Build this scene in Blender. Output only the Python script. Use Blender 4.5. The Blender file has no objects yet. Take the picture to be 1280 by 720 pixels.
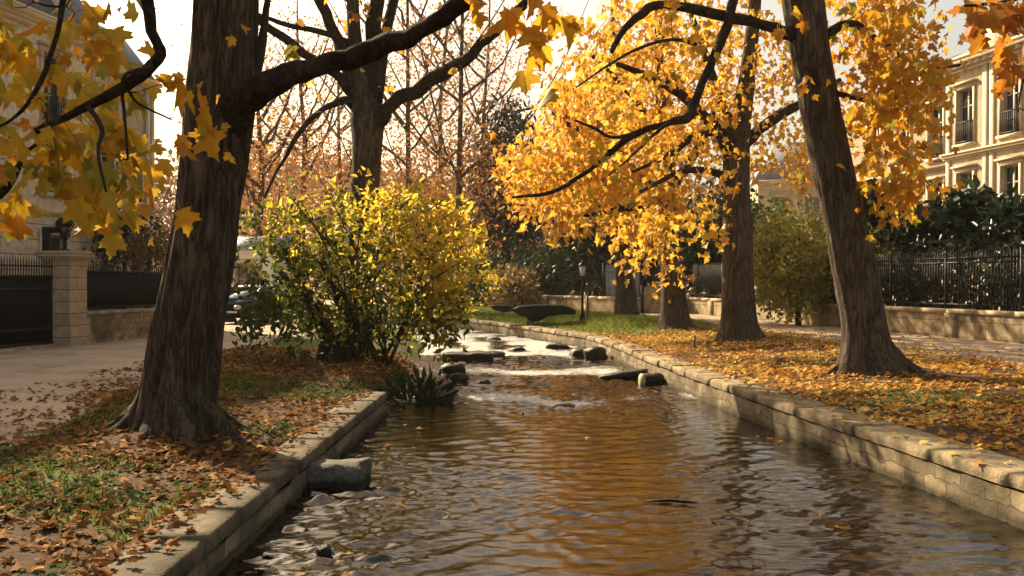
import bpy, math, random
import numpy as np
from mathutils import Vector, noise

# ------------------------------------------------------------------ camera, sky, sun, exposure
S = bpy.context.scene
COL = S.collection
F, CX, HY, CZ = 1244.4, 640.0, 352.0, 2.0
cam = bpy.data.cameras.new('camera'); cam.lens = 35; cam.sensor_width = 36; cam.clip_end = 2000; cam.clip_start = 0.05
camo = bpy.data.objects.new('camera', cam); COL.objects.link(camo)
camo.location = (0, 0, CZ); camo.rotation_euler = (math.radians(90 - 0.37), 0, 0)
S.camera = camo
SUN_EL, SUN_AZ = math.radians(33), math.atan2(-0.62, 0.78)       # azimuth from +Y towards +X
sdir = Vector((math.sin(SUN_AZ) * math.cos(SUN_EL), math.cos(SUN_AZ) * math.cos(SUN_EL), math.sin(SUN_EL)))
w = bpy.data.worlds.new('World'); S.world = w; w.use_nodes = True
nt = w.node_tree
sky = nt.nodes.new('ShaderNodeTexSky'); sky.sky_type = 'NISHITA'; sky.sun_disc = False
sky.sun_elevation = SUN_EL; sky.sun_rotation = SUN_AZ
sky.air_density = 1.0; sky.dust_density = 6.0; sky.ozone_density = 0.6
wbm = nt.nodes.new('ShaderNodeMix'); wbm.data_type = 'RGBA'; wbm.blend_type = 'MULTIPLY'; wbm.inputs[0].default_value = 1.0
wbm.inputs[7].default_value = (1.12, 1.0, 0.80, 1)
nt.links.new(sky.outputs[0], wbm.inputs[6]); veil = nt.nodes.new('ShaderNodeMix'); veil.data_type = 'RGBA'; veil.blend_type = 'ADD'; veil.inputs[0].default_value = 1.0
veil.inputs[7].default_value = (1.7, 1.6, 1.4, 1)                # thin white cloud over the whole sky
nt.links.new(wbm.outputs[2], veil.inputs[6]); nt.links.new(veil.outputs[2], nt.nodes['Background'].inputs[0])
nt.nodes['Background'].inputs[1].default_value = 0.052
sl = bpy.data.lights.new('sun', 'SUN'); sl.energy = 5.0; sl.angle = math.radians(0.6); sl.color = (1.0, 0.80, 0.52)
so = bpy.data.objects.new('sun', sl); COL.objects.link(so)
so.rotation_euler = (-sdir).to_track_quat('-Z', 'Y').to_euler(); so.location = sdir * 150
S.view_settings.view_transform = 'Standard'; S.view_settings.look = 'None'
S.view_settings.exposure = 1.45; S.view_settings.gamma = 1.0
S.cycles.max_bounces = 6; S.cycles.transparent_max_bounces = 4; S.cycles.diffuse_bounces = 3
S.cycles.glossy_bounces = 3; S.cycles.transmission_bounces = 3; S.cycles.caustics_reflective = False; S.cycles.caustics_refractive = False

rnd = random.Random(11)
rng = np.random.default_rng(5)

def at(px, py, d):
    return Vector(((px - CX) / F * d, d, CZ - (py - HY) / F * d))

# ------------------------------------------------------------------ object helpers
def tag(o, label=None, cat=None, group=None, kind=None):
    if label: o['label'] = label
    if cat: o['category'] = cat
    if group: o['group'] = group
    if kind: o['kind'] = kind
    return o

def empty(name, loc, label, cat, group=None, rz=0.0):
    o = bpy.data.objects.new(name, None); COL.objects.link(o)
    o.location = loc; o.rotation_euler = (0, 0, rz); o.empty_display_size = 0.2
    return tag(o, label, cat, group)

class MB:
    def __init__(s):
        s.v = []; s.n = 0; s.loops = []; s.tot = []; s.rn = []; s.uv = []; s.hasuv = False
    def add(s, verts, faces, r=0.5, uv=None):
        verts = np.asarray(verts, dtype=np.float64).reshape(-1, 3)
        s.v.append(verts)
        for f in faces:
            s.loops.append(np.asarray(f, dtype=np.int64) + s.n); s.tot.append(np.array([len(f)])); s.rn.append(np.array([r]))
        if uv is not None:
            s.hasuv = True
            for f in faces: s.uv.append(np.asarray([uv[i] for i in f], dtype=np.float64))
        s.n += len(verts)
    def add_arr(s, verts, quads, r=None, uv=None):            # numpy (k, m) faces
        s.v.append(verts); k, m = quads.shape
        s.loops.append((quads + s.n).reshape(-1)); s.tot.append(np.full(k, m))
        s.rn.append(np.full(k, 0.5) if r is None else r)
        if uv is not None:
            s.hasuv = True; s.uv.append(uv[quads.reshape(-1)])
        s.n += len(verts)
    def box(s, o, ex, ey, ez, r=0.5):
        o = np.array(o, float); ex = np.array(ex, float); ey = np.array(ey, float); ez = np.array(ez, float)
        v = [o, o + ex, o + ex + ey, o + ey, o + ez, o + ex + ez, o + ex + ey + ez, o + ey + ez]
        s.add(v, [(0, 3, 2, 1), (4, 5, 6, 7), (0, 1, 5, 4), (1, 2, 6, 5), (2, 3, 7, 6), (3, 0, 4, 7)], r)
    def cbox(s, c, sx, sy, sz, rz=0.0, r=0.5):                # centre at the bottom
        ca, sa = math.cos(rz), math.sin(rz)
        ex = np.array((ca * sx, sa * sx, 0)); ey = np.array((-sa * sy, ca * sy, 0)); ez = np.array((0, 0, sz))
        s.box(np.array(c, float) - ex / 2 - ey / 2, ex, ey, ez, r)
    def tube(s, pts, rad, n=6, fn=None, cap=True, r=0.5):
        P = np.array([tuple(p) for p in pts], float); R = np.asarray(rad, float); m = len(P)
        if R.ndim == 0: R = np.full(m, float(R))
        T = np.gradient(P, axis=0); T /= np.linalg.norm(T, axis=1)[:, None] + 1e-12
        u = np.cross(T[0], (0, 0, 1.0))
        if np.linalg.norm(u) < 0.15: u = np.cross(T[0], (1.0, 0, 0))
        u /= np.linalg.norm(u)
        th = np.arange(n) / n * 2 * math.pi; c, sn = np.cos(th), np.sin(th)
        V = np.zeros((m, n, 3))
        for i in range(m):
            u = u - T[i] * np.dot(u, T[i]); u /= np.linalg.norm(u) + 1e-12
            b = np.cross(T[i], u)
            rr = np.full(n, R[i])
            if fn: rr = fn(i, P[i], u, b, th, R[i])
            V[i] = P[i] + (c * rr)[:, None] * u + (sn * rr)[:, None] * b
        idx = np.arange(m * n).reshape(m, n)
        q = np.stack([idx[:-1], np.roll(idx[:-1], -1, 1), np.roll(idx[1:], -1, 1), idx[1:]], -1).reshape(-1, 4)
        base = s.n
        s.add_arr(V.reshape(-1, 3), q, np.full(len(q), r))
        if cap:
            s.loops.append(np.arange(n)[::-1] + base); s.tot.append(np.array([n])); s.rn.append(np.array([r]))
            s.loops.append(np.arange(n) + base + (m - 1) * n); s.tot.append(np.array([n])); s.rn.append(np.array([r]))
    def lathe(s, c, prof, n=12, r=0.5):                       # prof: (radius, z)
        c = np.array(c, float)
        th = np.arange(n) / n * 2 * math.pi
        V = np.array([[(c[0] + a * math.cos(t), c[1] + a * math.sin(t), c[2] + z) for t in th] for a, z in prof])
        m = len(prof); idx = np.arange(m * n).reshape(m, n)
        q = np.stack([idx[:-1], np.roll(idx[:-1], -1, 1), np.roll(idx[1:], -1, 1), idx[1:]], -1).reshape(-1, 4)
        s.add_arr(V.reshape(-1, 3), q, np.full(len(q), r))
    def build(s, name, mat, parent=None, smooth=False, attrs=None):
        V = np.concatenate(s.v) if s.v else np.zeros((0, 3))
        if parent is not None: V = V - np.array(parent_origin(parent))
        L = np.concatenate(s.loops); T = np.concatenate(s.tot); RN = np.concatenate(s.rn)
        me = bpy.data.meshes.new(name)
        me.vertices.add(len(V)); me.vertices.foreach_set('co', V.reshape(-1).astype(np.float32))
        me.loops.add(len(L)); me.loops.foreach_set('vertex_index', L.astype(np.int32))
        me.polygons.add(len(T))
        st = np.concatenate([[0], np.cumsum(T)[:-1]])
        me.polygons.foreach_set('loop_start', st.astype(np.int32)); me.polygons.foreach_set('loop_total', T.astype(np.int32))
        if smooth: me.polygons.foreach_set('use_smooth', np.ones(len(T), dtype=bool))
        me.update(calc_edges=True)
        a = me.attributes.new('rnd', 'FLOAT', 'FACE'); a.data.foreach_set('value', RN.astype(np.float32))
        if s.hasuv:
            uvl = me.uv_layers.new(name='UVMap'); U = np.concatenate([u.reshape(-1, 2) for u in s.uv])
            if len(U) == len(L): uvl.data.foreach_set('uv', U.reshape(-1).astype(np.float32))
        if attrs:
            for k, vals in attrs.items():
                at_ = me.attributes.new(k, 'FLOAT', 'POINT'); at_.data.foreach_set('value', vals.astype(np.float32))
        me.validate()
        if mat: me.materials.append(mat)
        o = bpy.data.objects.new(name, me); COL.objects.link(o)
        if parent is not None: o.parent = parent
        return o

def parent_origin(p):
    loc = Vector((0, 0, 0))
    while p is not None:
        loc += Vector(p.location); p = p.parent
    return loc

# ------------------------------------------------------------------ materials
def newmat(name):
    m = bpy.data.materials.new(name); m.use_nodes = True
    t = m.node_tree; b = t.nodes['Principled BSDF']
    return m, t, b
def N(t, typ, **kw):
    n = t.nodes.new(typ)
    for k, v in kw.items(): setattr(n, k, v)
    return n
def ramp(t, src, stops):
    r = N(t, 'ShaderNodeValToRGB'); e = r.color_ramp.elements
    while len(e) < len(stops): e.new(0.5)
    for i, (p, c) in enumerate(stops):
        e[i].position = p; e[i].color = (*c, 1) if len(c) == 3 else c
    t.links.new(src, r.inputs[0]); return r
def noisetex(t, vec, scale, detail=4, rough=0.55, dist=0.0):
    n = N(t, 'ShaderNodeTexNoise'); n.inputs['Scale'].default_value = scale; n.inputs['Detail'].default_value = detail
    n.inputs['Roughness'].default_value = rough; n.inputs['Distortion'].default_value = dist
    if vec is not None: t.links.new(vec, n.inputs['Vector'])
    return n
def bump(t, h, strength, dist=0.02, prev=None):
    b = N(t, 'ShaderNodeBump'); b.inputs['Strength'].default_value = strength; b.inputs['Distance'].default_value = dist
    t.links.new(h, b.inputs['Height'])
    if prev is not None: t.links.new(prev, b.inputs['Normal'])
    return b
def mixc(t, fac, a, b, mode='MIX'):
    m = N(t, 'ShaderNodeMix', data_type='RGBA', blend_type=mode)
    for sock, v in ((m.inputs[0], fac), (m.inputs[6], a), (m.inputs[7], b)):
        if isinstance(v, (int, float)): sock.default_value = v
        elif isinstance(v, tuple): sock.default_value = (*v, 1)
        else: t.links.new(v, sock)
    return m.outputs[2]
def mapping(t, scale, coord='Object'):
    tc = N(t, 'ShaderNodeTexCoord'); mp = N(t, 'ShaderNodeMapping'); mp.inputs['Scale'].default_value = scale
    t.links.new(tc.outputs[coord], mp.inputs[0]); return mp.outputs[0]

def plain(name, col, rough=0.6, var=0.25, scale=8.0, metal=0.0, bmp=0.15):
    m, t, b = newmat(name)
    v = mapping(t, (1, 1, 1)); n = noisetex(t, v, scale, 5)
    d = tuple(c * (1 - var) for c in col); l = tuple(min(1, c * (1 + var)) for c in col)
    r = ramp(t, n.outputs[0], [(0.3, d), (0.7, l)]); t.links.new(r.outputs[0], b.inputs['Base Color'])
    b.inputs['Roughness'].default_value = rough; b.inputs['Metallic'].default_value = metal; b.inputs['Specular IOR Level'].default_value = 0.18 if max(col) < .06 else 0.35
    if bmp:
        n2 = noisetex(t, v, scale * 6, 4); bp = bump(t, n2.outputs[0], bmp, 0.01); t.links.new(bp.outputs[0], b.inputs['Normal'])
    return m

def leafmat(name, stops, trans=0.45, rough=0.55):
    m, t, b = newmat(name)
    a = N(t, 'ShaderNodeAttribute', attribute_name='rnd')
    r = ramp(t, a.outputs['Fac'], stops)
    n = noisetex(t, mapping(t, (1, 1, 1)), 14.0, 3)
    hv = N(t, 'ShaderNodeHueSaturation'); t.links.new(r.outputs[0], hv.inputs['Color'])
    mr = N(t, 'ShaderNodeMapRange'); mr.inputs[3].default_value = 0.75; mr.inputs[4].default_value = 1.25
    t.links.new(n.outputs[0], mr.inputs[0]); t.links.new(mr.outputs[0], hv.inputs['Value'])
    t.links.new(hv.outputs[0], b.inputs['Base Color']); b.inputs['Roughness'].default_value = rough
    b.inputs['Specular IOR Level'].default_value = 0.35 if rough < .7 else 0.12
    tr = N(t, 'ShaderNodeBsdfTranslucent'); t.links.new(hv.outputs[0], tr.inputs[0])
    mx = N(t, 'ShaderNodeMixShader'); mx.inputs[0].default_value = trans
    t.links.new(b.outputs[0], mx.inputs[1]); t.links.new(tr.outputs[0], mx.inputs[2])
    t.links.new(mx.outputs[0], t.nodes['Material Output'].inputs[0])
    return m

def barkmat(name, dark, light, moss=0.0, stretch=0.14):
    m, t, b = newmat(name)
    v = mapping(t, (1, 1, stretch)); v2 = mapping(t, (1, 1, 0.6))
    n = noisetex(t, v, 11, 6, 0.6, 0.6); n2 = noisetex(t, v2, 2.6, 5, 0.6); n3 = noisetex(t, v, 60, 4, 0.7)
    sb = N(t, 'ShaderNodeMath', operation='SUBTRACT'); sb.inputs[1].default_value = 0.5; t.links.new(n.outputs[0], sb.inputs[0])
    ab = N(t, 'ShaderNodeMath', operation='ABSOLUTE'); t.links.new(sb.outputs[0], ab.inputs[0])
    rid = ramp(t, ab.outputs[0], [(0.0, (0, 0, 0)), (0.05, (0.55, 0.55, 0.55)), (0.16, (1, 1, 1))])
    c = mixc(t, rid.outputs[0], dark, ramp(t, n3.outputs[0], [(0.3, tuple(x * .55 for x in light)), (0.7, tuple(min(1, x * 1.2) for x in light))]).outputs[0])
    c = mixc(t, 0.7, c, ramp(t, n2.outputs[0], [(0.32, (0.45, 0.45, 0.46)), (0.68, (1.35, 1.3, 1.25))]).outputs[0], 'MULTIPLY')
    if moss > 0:
        mr = ramp(t, n2.outputs[0], [(0.52, (0, 0, 0)), (0.66, (moss, moss, moss))])
        c = mixc(t, mr.outputs[0], c, (0.05, 0.06, 0.025))
    t.links.new(c, b.inputs['Base Color']); b.inputs['Roughness'].default_value = 0.92; b.inputs['Specular IOR Level'].default_value = 0.12
    b1 = bump(t, rid.outputs[0], 0.7, 0.03); b2 = bump(t, n3.outputs[0], 0.6, 0.012, b1.outputs[0])
    t.links.new(b2.outputs[0], b.inputs['Normal'])
    return m

def stonemat(name, base, bw=0.42, bh=0.19, mortar=(0.10, 0.085, 0.06), var=0.35, stain=True, uv=True, distort=0.05, bmp=0.6, msize=0.012):
    m, t, b = newmat(name)
    tc = N(t, 'ShaderNodeTexCoord'); src = tc.outputs['UV' if uv else 'Object']
    nz = noisetex(t, src, 3.5, 3)
    vm = N(t, 'ShaderNodeVectorMath', operation='MULTIPLY_ADD'); vm.inputs[1].default_value = (distort * 2, distort * 2, 0)
    t.links.new(nz.outputs['Color'], vm.inputs[0]); t.links.new(src, vm.inputs[2])
    br = N(t, 'ShaderNodeTexBrick'); br.inputs['Scale'].default_value = 1.0; br.inputs['Brick Width'].default_value = bw
    br.inputs['Row Height'].default_value = bh; br.inputs['Mortar Size'].default_value = msize; br.inputs['Mortar Smooth'].default_value = 0.3
    br.inputs['Color1'].default_value = (*[c * (1 - var) for c in base], 1); br.inputs['Color2'].default_value = (*[min(1, c * (1 + var)) for c in base], 1)
    br.inputs['Mortar'].default_value = (*mortar, 1); br.inputs['Bias'].default_value = 0.0
    t.links.new(vm.outputs[0], br.inputs['Vector'])
    n2 = noisetex(t, tc.outputs['Object'], 5, 6, 0.6); n3 = noisetex(t, tc.outputs['Object'], 40, 4)
    c = mixc(t, 0.55, br.outputs[0], ramp(t, n2.outputs[0], [(0.3, (0.45, 0.42, 0.36)), (0.7, (1.25, 1.2, 1.1))]).outputs[0], 'MULTIPLY')
    if uv and 'quay' in name:
        sx_ = N(t, 'ShaderNodeSeparateXYZ'); t.links.new(tc.outputs['UV'], sx_.inputs[0]); ad = N(t, 'ShaderNodeMath', operation='MULTIPLY_ADD'); ad.inputs[1].default_value = .12; t.links.new(nz.outputs[0], ad.inputs[0]); t.links.new(sx_.outputs[1], ad.inputs[2])
        mw_ = N(t, 'ShaderNodeMapRange'); mw_.inputs[1].default_value = 5.10; mw_.inputs[2].default_value = 5.17; mw_.inputs[3].default_value = .85; mw_.inputs[4].default_value = 0.0; t.links.new(ad.outputs[0], mw_.inputs[0])
        c = mixc(t, mw_.outputs[0], c, (0.03, 0.028, 0.016))     # damp algae line just above the water
    if stain:
        n4 = noisetex(t, tc.outputs['Object'], 1.3, 5, 0.65)
        st = ramp(t, n4.outputs[0], [(0.42, (0, 0, 0)), (0.62, (0.75, 0.75, 0.75))]); c = mixc(t, st.outputs[0], c, (0.07, 0.06, 0.035))
    t.links.new(c, b.inputs['Base Color']); b.inputs['Roughness'].default_value = 0.88; b.inputs['Specular IOR Level'].default_value = 0.2
    inv = N(t, 'ShaderNodeMath', operation='SUBTRACT'); inv.inputs[0].default_value = 1.0; t.links.new(br.outputs['Fac'], inv.inputs[1])
    b1 = bump(t, inv.outputs[0], bmp, 0.03); b2 = bump(t, n2.outputs[0], 0.5, 0.03, b1.outputs[0]); b3 = bump(t, n3.outputs[0], 0.3, 0.01, b2.outputs[0])
    t.links.new(b3.outputs[0], b.inputs['Normal'])
    return m

M = {}
M['bark_dark'] = barkmat('bark_dark', (0.030, 0.022, 0.016), (0.13, 0.10, 0.074), moss=0.4)
M['bark'] = barkmat('bark', (0.040, 0.030, 0.022), (0.15, 0.117, 0.086), moss=0.25)
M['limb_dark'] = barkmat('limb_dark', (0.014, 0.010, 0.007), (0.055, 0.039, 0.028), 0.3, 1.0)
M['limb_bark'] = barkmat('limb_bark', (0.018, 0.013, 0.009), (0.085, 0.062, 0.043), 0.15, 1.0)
M['bark_far'] = barkmat('bark_far', (0.06, 0.045, 0.035), (0.16, 0.12, 0.09))
M['twig'] = plain('twig_bark', (0.040, 0.028, 0.020), 0.9, 0.3, 10)
M['twig_brown'] = plain('twig_brown', (0.11, 0.075, 0.05), 0.9, 0.3, 10)
GOLD = [(0.0, (0.40, 0.15, 0.02)), (0.15, (0.58, 0.26, 0.025)), (0.45, (0.68, 0.37, 0.038)), (0.75, (0.72, 0.45, 0.06)), (0.9, (0.54, 0.42, 0.06)), (1.0, (0.30, 0.16, 0.04))]
AMBER = [(0.0, (0.44, 0.17, 0.015)), (0.3, (0.56, 0.27, 0.02)), (0.7, (0.62, 0.36, 0.03)), (0.9, (0.42, 0.30, 0.03)), (1.0, (0.24, 0.22, 0.03))]
M['leaf_gold'] = leafmat('leaf_gold', GOLD, 0.5)
M['leaf_amber'] = leafmat('leaf_amber', AMBER, 0.5)
M['leaf_olive'] = leafmat('leaf_olive', [(0.0, (0.42, 0.16, 0.014)), (0.3, (0.52, 0.26, 0.018)), (0.6, (0.54, 0.33, 0.022)), (0.85, (0.40, 0.31, 0.03)), (1.0, (0.26, 0.24, 0.03))], 0.55)
M['leaf_russet'] = leafmat('leaf_russet', [(0.0, (0.26, 0.09, 0.03)), (0.5, (0.36, 0.16, 0.045)), (1.0, (0.46, 0.24, 0.06))], 0.45)
M['leaf_red'] = leafmat('leaf_red', [(0.0, (0.28, 0.08, 0.015)), (0.5, (0.40, 0.16, 0.018)), (1.0, (0.48, 0.25, 0.025))], 0.5)
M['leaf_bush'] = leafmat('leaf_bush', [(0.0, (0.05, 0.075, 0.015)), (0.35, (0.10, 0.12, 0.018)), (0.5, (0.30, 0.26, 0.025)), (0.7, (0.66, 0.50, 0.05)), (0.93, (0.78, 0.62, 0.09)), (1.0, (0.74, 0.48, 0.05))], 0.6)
M['leaf_hedge'] = leafmat('leaf_hedge', [(0.0, (0.10, 0.12, 0.025)), (0.5, (0.30, 0.28, 0.06)), (1.0, (0.46, 0.41, 0.11))], 0.45)
M['leaf_dark'] = leafmat('leaf_dark', [(0.0, (0.012, 0.022, 0.010)), (0.6, (0.025, 0.042, 0.016)), (1.0, (0.06, 0.08, 0.025))], 0.2, 0.35)
M['herb_dark'] = leafmat('herb_dark', [(0.0, (0.012, 0.025, 0.008)), (1.0, (0.035, 0.06, 0.015))], 0.15, 0.8)
M['leaf_green'] = leafmat('leaf_green', [(0.0, (0.03, 0.05, 0.015)), (0.5, (0.06, 0.085, 0.02)), (1.0, (0.12, 0.14, 0.04))], 0.4)
M['leaf_tan'] = leafmat('leaf_tan', [(0.0, (0.14, 0.09, 0.035)), (0.5, (0.24, 0.16, 0.06)), (1.0, (0.32, 0.24, 0.09))], 0.4)
M['conifer'] = leafmat('conifer', [(0.0, (0.010, 0.016, 0.010)), (1.0, (0.030, 0.040, 0.022))], 0.15)
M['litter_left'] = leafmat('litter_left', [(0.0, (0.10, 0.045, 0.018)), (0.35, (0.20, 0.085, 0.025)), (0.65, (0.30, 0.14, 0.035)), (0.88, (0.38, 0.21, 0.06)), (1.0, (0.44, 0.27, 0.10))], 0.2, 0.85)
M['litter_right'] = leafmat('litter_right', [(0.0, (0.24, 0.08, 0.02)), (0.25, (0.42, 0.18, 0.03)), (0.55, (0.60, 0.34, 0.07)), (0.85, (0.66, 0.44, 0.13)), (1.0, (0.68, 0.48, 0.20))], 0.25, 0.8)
M['grass'] = leafmat('grass', [(0.0, (0.04, 0.06, 0.012)), (0.5, (0.08, 0.11, 0.02)), (1.0, (0.17, 0.17, 0.035))], 0.4, 0.8)
M['herb'] = leafmat('herb', [(0.0, (0.025, 0.045, 0.012)), (0.6, (0.05, 0.085, 0.018)), (1.0, (0.11, 0.13, 0.03))], 0.4, 0.85)
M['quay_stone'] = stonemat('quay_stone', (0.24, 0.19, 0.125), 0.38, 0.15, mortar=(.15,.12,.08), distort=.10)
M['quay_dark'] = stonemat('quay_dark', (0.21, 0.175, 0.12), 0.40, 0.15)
M['rubble'] = stonemat('rubble', (0.34, 0.27, 0.18), 0.26, 0.17, mortar=(0.22, 0.18, 0.13), distort=0.09)
M['low_wall'] = stonemat('low_wall', (0.42, 0.34, 0.22), 1.1, 0.40, mortar=(0.2, 0.16, 0.11), var=0.15, distort=0.01)
M['coping'] = plain('coping_stone', (0.27, 0.23, 0.165), 0.85, 0.5, 3.0, bmp=0.5)
M['coping_light'] = plain('coping_light', (0.40, 0.33, 0.22), 0.85, 0.3, 4.0, bmp=0.5)
M['cream'] = stonemat('cream_stone', (0.44, 0.365, 0.255), 0.9, 0.42, mortar=(0.40, 0.33, 0.235), var=0.06, stain=False, distort=0.003, bmp=0.15, msize=0.006)
M['pale_cream'] = stonemat('pale_cream_stone', (0.60, 0.53, 0.42), 0.9, 0.42, mortar=(0.48, 0.42, 0.32), var=0.06, stain=False, distort=0.003, bmp=0.15, msize=0.006)
M['rustic'] = stonemat('rusticated_stone', (0.56, 0.49, 0.38), 30.0, 0.47, mortar=(0.15, 0.12, 0.09), var=0.05, stain=False, distort=0.0, bmp=0.6, msize=0.014)
M['trim'] = plain('trim_stone', (0.44, 0.365, 0.255), 0.8, 0.12, 3.0)
M['pillar_stone'] = stonemat('pillar_stone', (0.42, 0.34, 0.25), 30.0, 0.30, mortar=(0.13, 0.10, 0.07), var=0.08, stain=False, distort=0.002, bmp=0.5, msize=0.010)
M['white_wall'] = plain('white_wall', (0.62, 0.60, 0.56), 0.8, 0.08, 3.0)
M['slate'] = plain('slate', (0.085, 0.10, 0.125), 0.6, 0.25, 6.0, bmp=0.3)
M['zinc'] = plain('zinc', (0.22, 0.25, 0.29), 0.45, 0.15, 4.0)
M['iron'] = plain('black_iron', (0.013, 0.014, 0.014), 0.5, 0.3, 6.0)
M['iron_sheet'] = plain('iron_sheet', (0.010, 0.013, 0.013), 0.55, 0.3, 3.0)
M['win_frame'] = plain('window_paint', (0.30, 0.28, 0.24), 0.6, 0.1)
m, t, b = newmat('window_glass'); b.inputs['Base Color'].default_value = (0.03, 0.035, 0.045, 1); b.inputs['Roughness'].default_value = 0.08
nn = noisetex(t, mapping(t, (1, 1, 1)), 1.5, 2); bb = bump(t, nn.outputs[0], 0.05, 0.05); t.links.new(bb.outputs[0], b.inputs['Normal']); M['glass'] = m
M['shutter'] = plain('shutter_paint', (0.30, 0.31, 0.33), 0.6, 0.1)
def rockmat(name, col, rough):
    m, t, b = newmat(name); v = mapping(t, (1, 1, 1)); n = noisetex(t, v, 4, 8, .7); n2 = noisetex(t, v, 26, 6, .7); n3 = noisetex(t, v, 9, 3, .5)
    c = mixc(t, .7, ramp(t, n.outputs[0], [(.3, tuple(x * .5 for x in col)), (.7, tuple(x * 1.5 for x in col))]).outputs[0], ramp(t, n2.outputs[0], [(.35, (.5, .5, .5)), (.65, (1.4, 1.4, 1.35))]).outputs[0], 'MULTIPLY')
    c = mixc(t, ramp(t, n3.outputs[0], [(.56, (0, 0, 0)), (.66, (.6, .6, .6))]).outputs[0], c, (.05, .055, .02))
    ge = N(t, 'ShaderNodeNewGeometry'); sx_ = N(t, 'ShaderNodeSeparateXYZ'); t.links.new(ge.outputs['Position'], sx_.inputs[0])
    ad = N(t, 'ShaderNodeMath', operation='MULTIPLY_ADD'); ad.inputs[1].default_value = -.06; t.links.new(n3.outputs[0], ad.inputs[0]); t.links.new(sx_.outputs[2], ad.inputs[2])
    mr = N(t, 'ShaderNodeMapRange'); mr.inputs[1].default_value = .03; mr.inputs[2].default_value = .07; mr.inputs[3].default_value = .85; mr.inputs[4].default_value = 0; t.links.new(ad.outputs[0], mr.inputs[0])
    c = mixc(t, mr.outputs[0], c, (.012, .011, .008))            # wet band at the waterline
    t.links.new(c, b.inputs['Base Color']); b.inputs['Roughness'].default_value = rough; b.inputs['Specular IOR Level'].default_value = .2
    b1 = bump(t, n.outputs[0], .9, .06); b2 = bump(t, n2.outputs[0], .8, .015, b1.outputs[0]); t.links.new(b2.outputs[0], b.inputs['Normal']); return m
M['rock_dark'] = rockmat('wet_rock', (0.020, 0.017, 0.015), 0.45)
M['rock_grey'] = rockmat('grey_rock', (0.12, 0.115, 0.095), .8)
M['rock_tan'] = rockmat('tan_rock', (0.25, 0.185, 0.11), .75)
M['lamp_glass'] = plain('milky_glass', (0.55, 0.53, 0.48), 0.25, 0.05, 3.0, bmp=0)
M['green_paint'] = plain('dark_green_paint', (0.008, 0.013, 0.008), 0.5, 0.4, 4.0)
M['green_paint'].node_tree.nodes['Principled BSDF'].inputs['Specular IOR Level'].default_value = 0.03
M['wood_tan'] = plain('tan_wood', (0.33, 0.23, 0.12), 0.75, 0.2, 5.0)
M['car_dark'] = plain('car_dark_paint', (0.016, 0.018, 0.022), 0.2, 0.2, 3.0, bmp=0)
M['car_white'] = plain('car_white_paint', (0.72, 0.72, 0.70), 0.25, 0.04, 3.0, bmp=0)
M['rubber'] = plain('rubber', (0.015, 0.015, 0.015), 0.8, 0.2)
M['blue'] = plain('blue_plastic', (0.03, 0.16, 0.36), 0.5, 0.15, 3.0, bmp=0)
M['wood_far'] = leafmat('far_wood_leaf', [(0.0, (0.13, 0.08, 0.05)), (0.5, (0.22, 0.13, 0.07)), (1.0, (0.32, 0.20, 0.10))], 0.4)

# ------------------------------------------------------------------ terrain and stream plan
LB = np.array([(-2.05, -8), (-2.0, 6.8), (-1.9, 15.05), (-1.55, 17.6), (-1.75, 22), (-2.1, 30), (-3.2, 36), (-6.5, 41), (-14, 48), (-32, 56)], float)
RB = np.array([(5.4, -8), (4.12, 8), (3.5, 13.3), (3.02, 18.7), (2.62, 25.4), (2.2, 29.5), (1.0, 33.4), (-0.5, 38), (-2.4, 43), (-8, 49.5), (-16, 55), (-32, 63)], float)
POLY = np.concatenate([LB, RB[::-1]])
def segdist(X, Y, pl):
    best = np.full(X.shape, 1e9)
    for (ax, ay), (bx, by) in zip(pl[:-1], pl[1:]):
        dx, dy = bx - ax, by - ay; L2 = dx * dx + dy * dy
        tt = np.clip(((X - ax) * dx + (Y - ay) * dy) / L2, 0, 1)
        best = np.minimum(best, np.hypot(X - ax - tt * dx, Y - ay - tt * dy))
    return best
def inpoly(X, Y, P):
    ins = np.zeros(X.shape, bool); n = len(P)
    for i in range(n):
        (x1, y1), (x2, y2) = P[i], P[(i + 1) % n]
        c = ((y1 > Y) != (y2 > Y)) & (X < (x2 - x1) * (Y - y1) / (y2 - y1 + 1e-12) + x1)
        ins ^= c
    return ins
def sstep(a, b, x):
    t_ = np.clip((x - a) / (b - a), 0, 1); return t_ * t_ * (3 - 2 * t_)
def vnoise(X, Y, sc, seed=0):                                  # smooth value noise
    X = X * sc + seed * 17.3; Y = Y * sc + seed * 9.1
    xi = np.floor(X).astype(int); yi = np.floor(Y).astype(int); xf = X - xi; yf = Y - yi
    def h(a, b_):
        v = np.sin(a * 127.1 + b_ * 311.7 + seed * 74.7) * 43758.5453; return v - np.floor(v)
    u = xf * xf * (3 - 2 * xf); v = yf * yf * (3 - 2 * yf)
    return (h(xi, yi) * (1 - u) + h(xi + 1, yi) * u) * (1 - v) + (h(xi, yi + 1) * (1 - u) + h(xi + 1, yi + 1) * u) * v
PATH_R = np.array([(11.5, -8), (9.4, 12), (8.3, 18.4), (7.0, 27.3), (6.0, 36.5), (3.6, 42.5), (-1, 49), (-8, 56), (-20, 66), (-60, 90)], float)  # bank edge of the right-hand path
WALL_R = np.array([(13.6, 14), (12.0, 23.4), (10.98, 28.8), (9.9, 36), (8.2, 45), (4.9, 46.4), (1.3, 53.5), (-4, 59)], float)
PATH_L = np.array([(-4.6, -8), (-4.5, 8), (-4.9, 11), (-5.7, 15), (-6.3, 22), (-6.6, 30), (-8, 40), (-16, 52), (-40, 62)], float)
TREES_AT = [(-3.5, 10.45, 0.16, 0.9), (5.87, 16.4, 0.12, 0.8), (5.67, 25, 0.1, 0.8), (5.06, 31, 0.1, 0.7), (-3.5, 22, 0.1, 1.2)]
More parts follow.
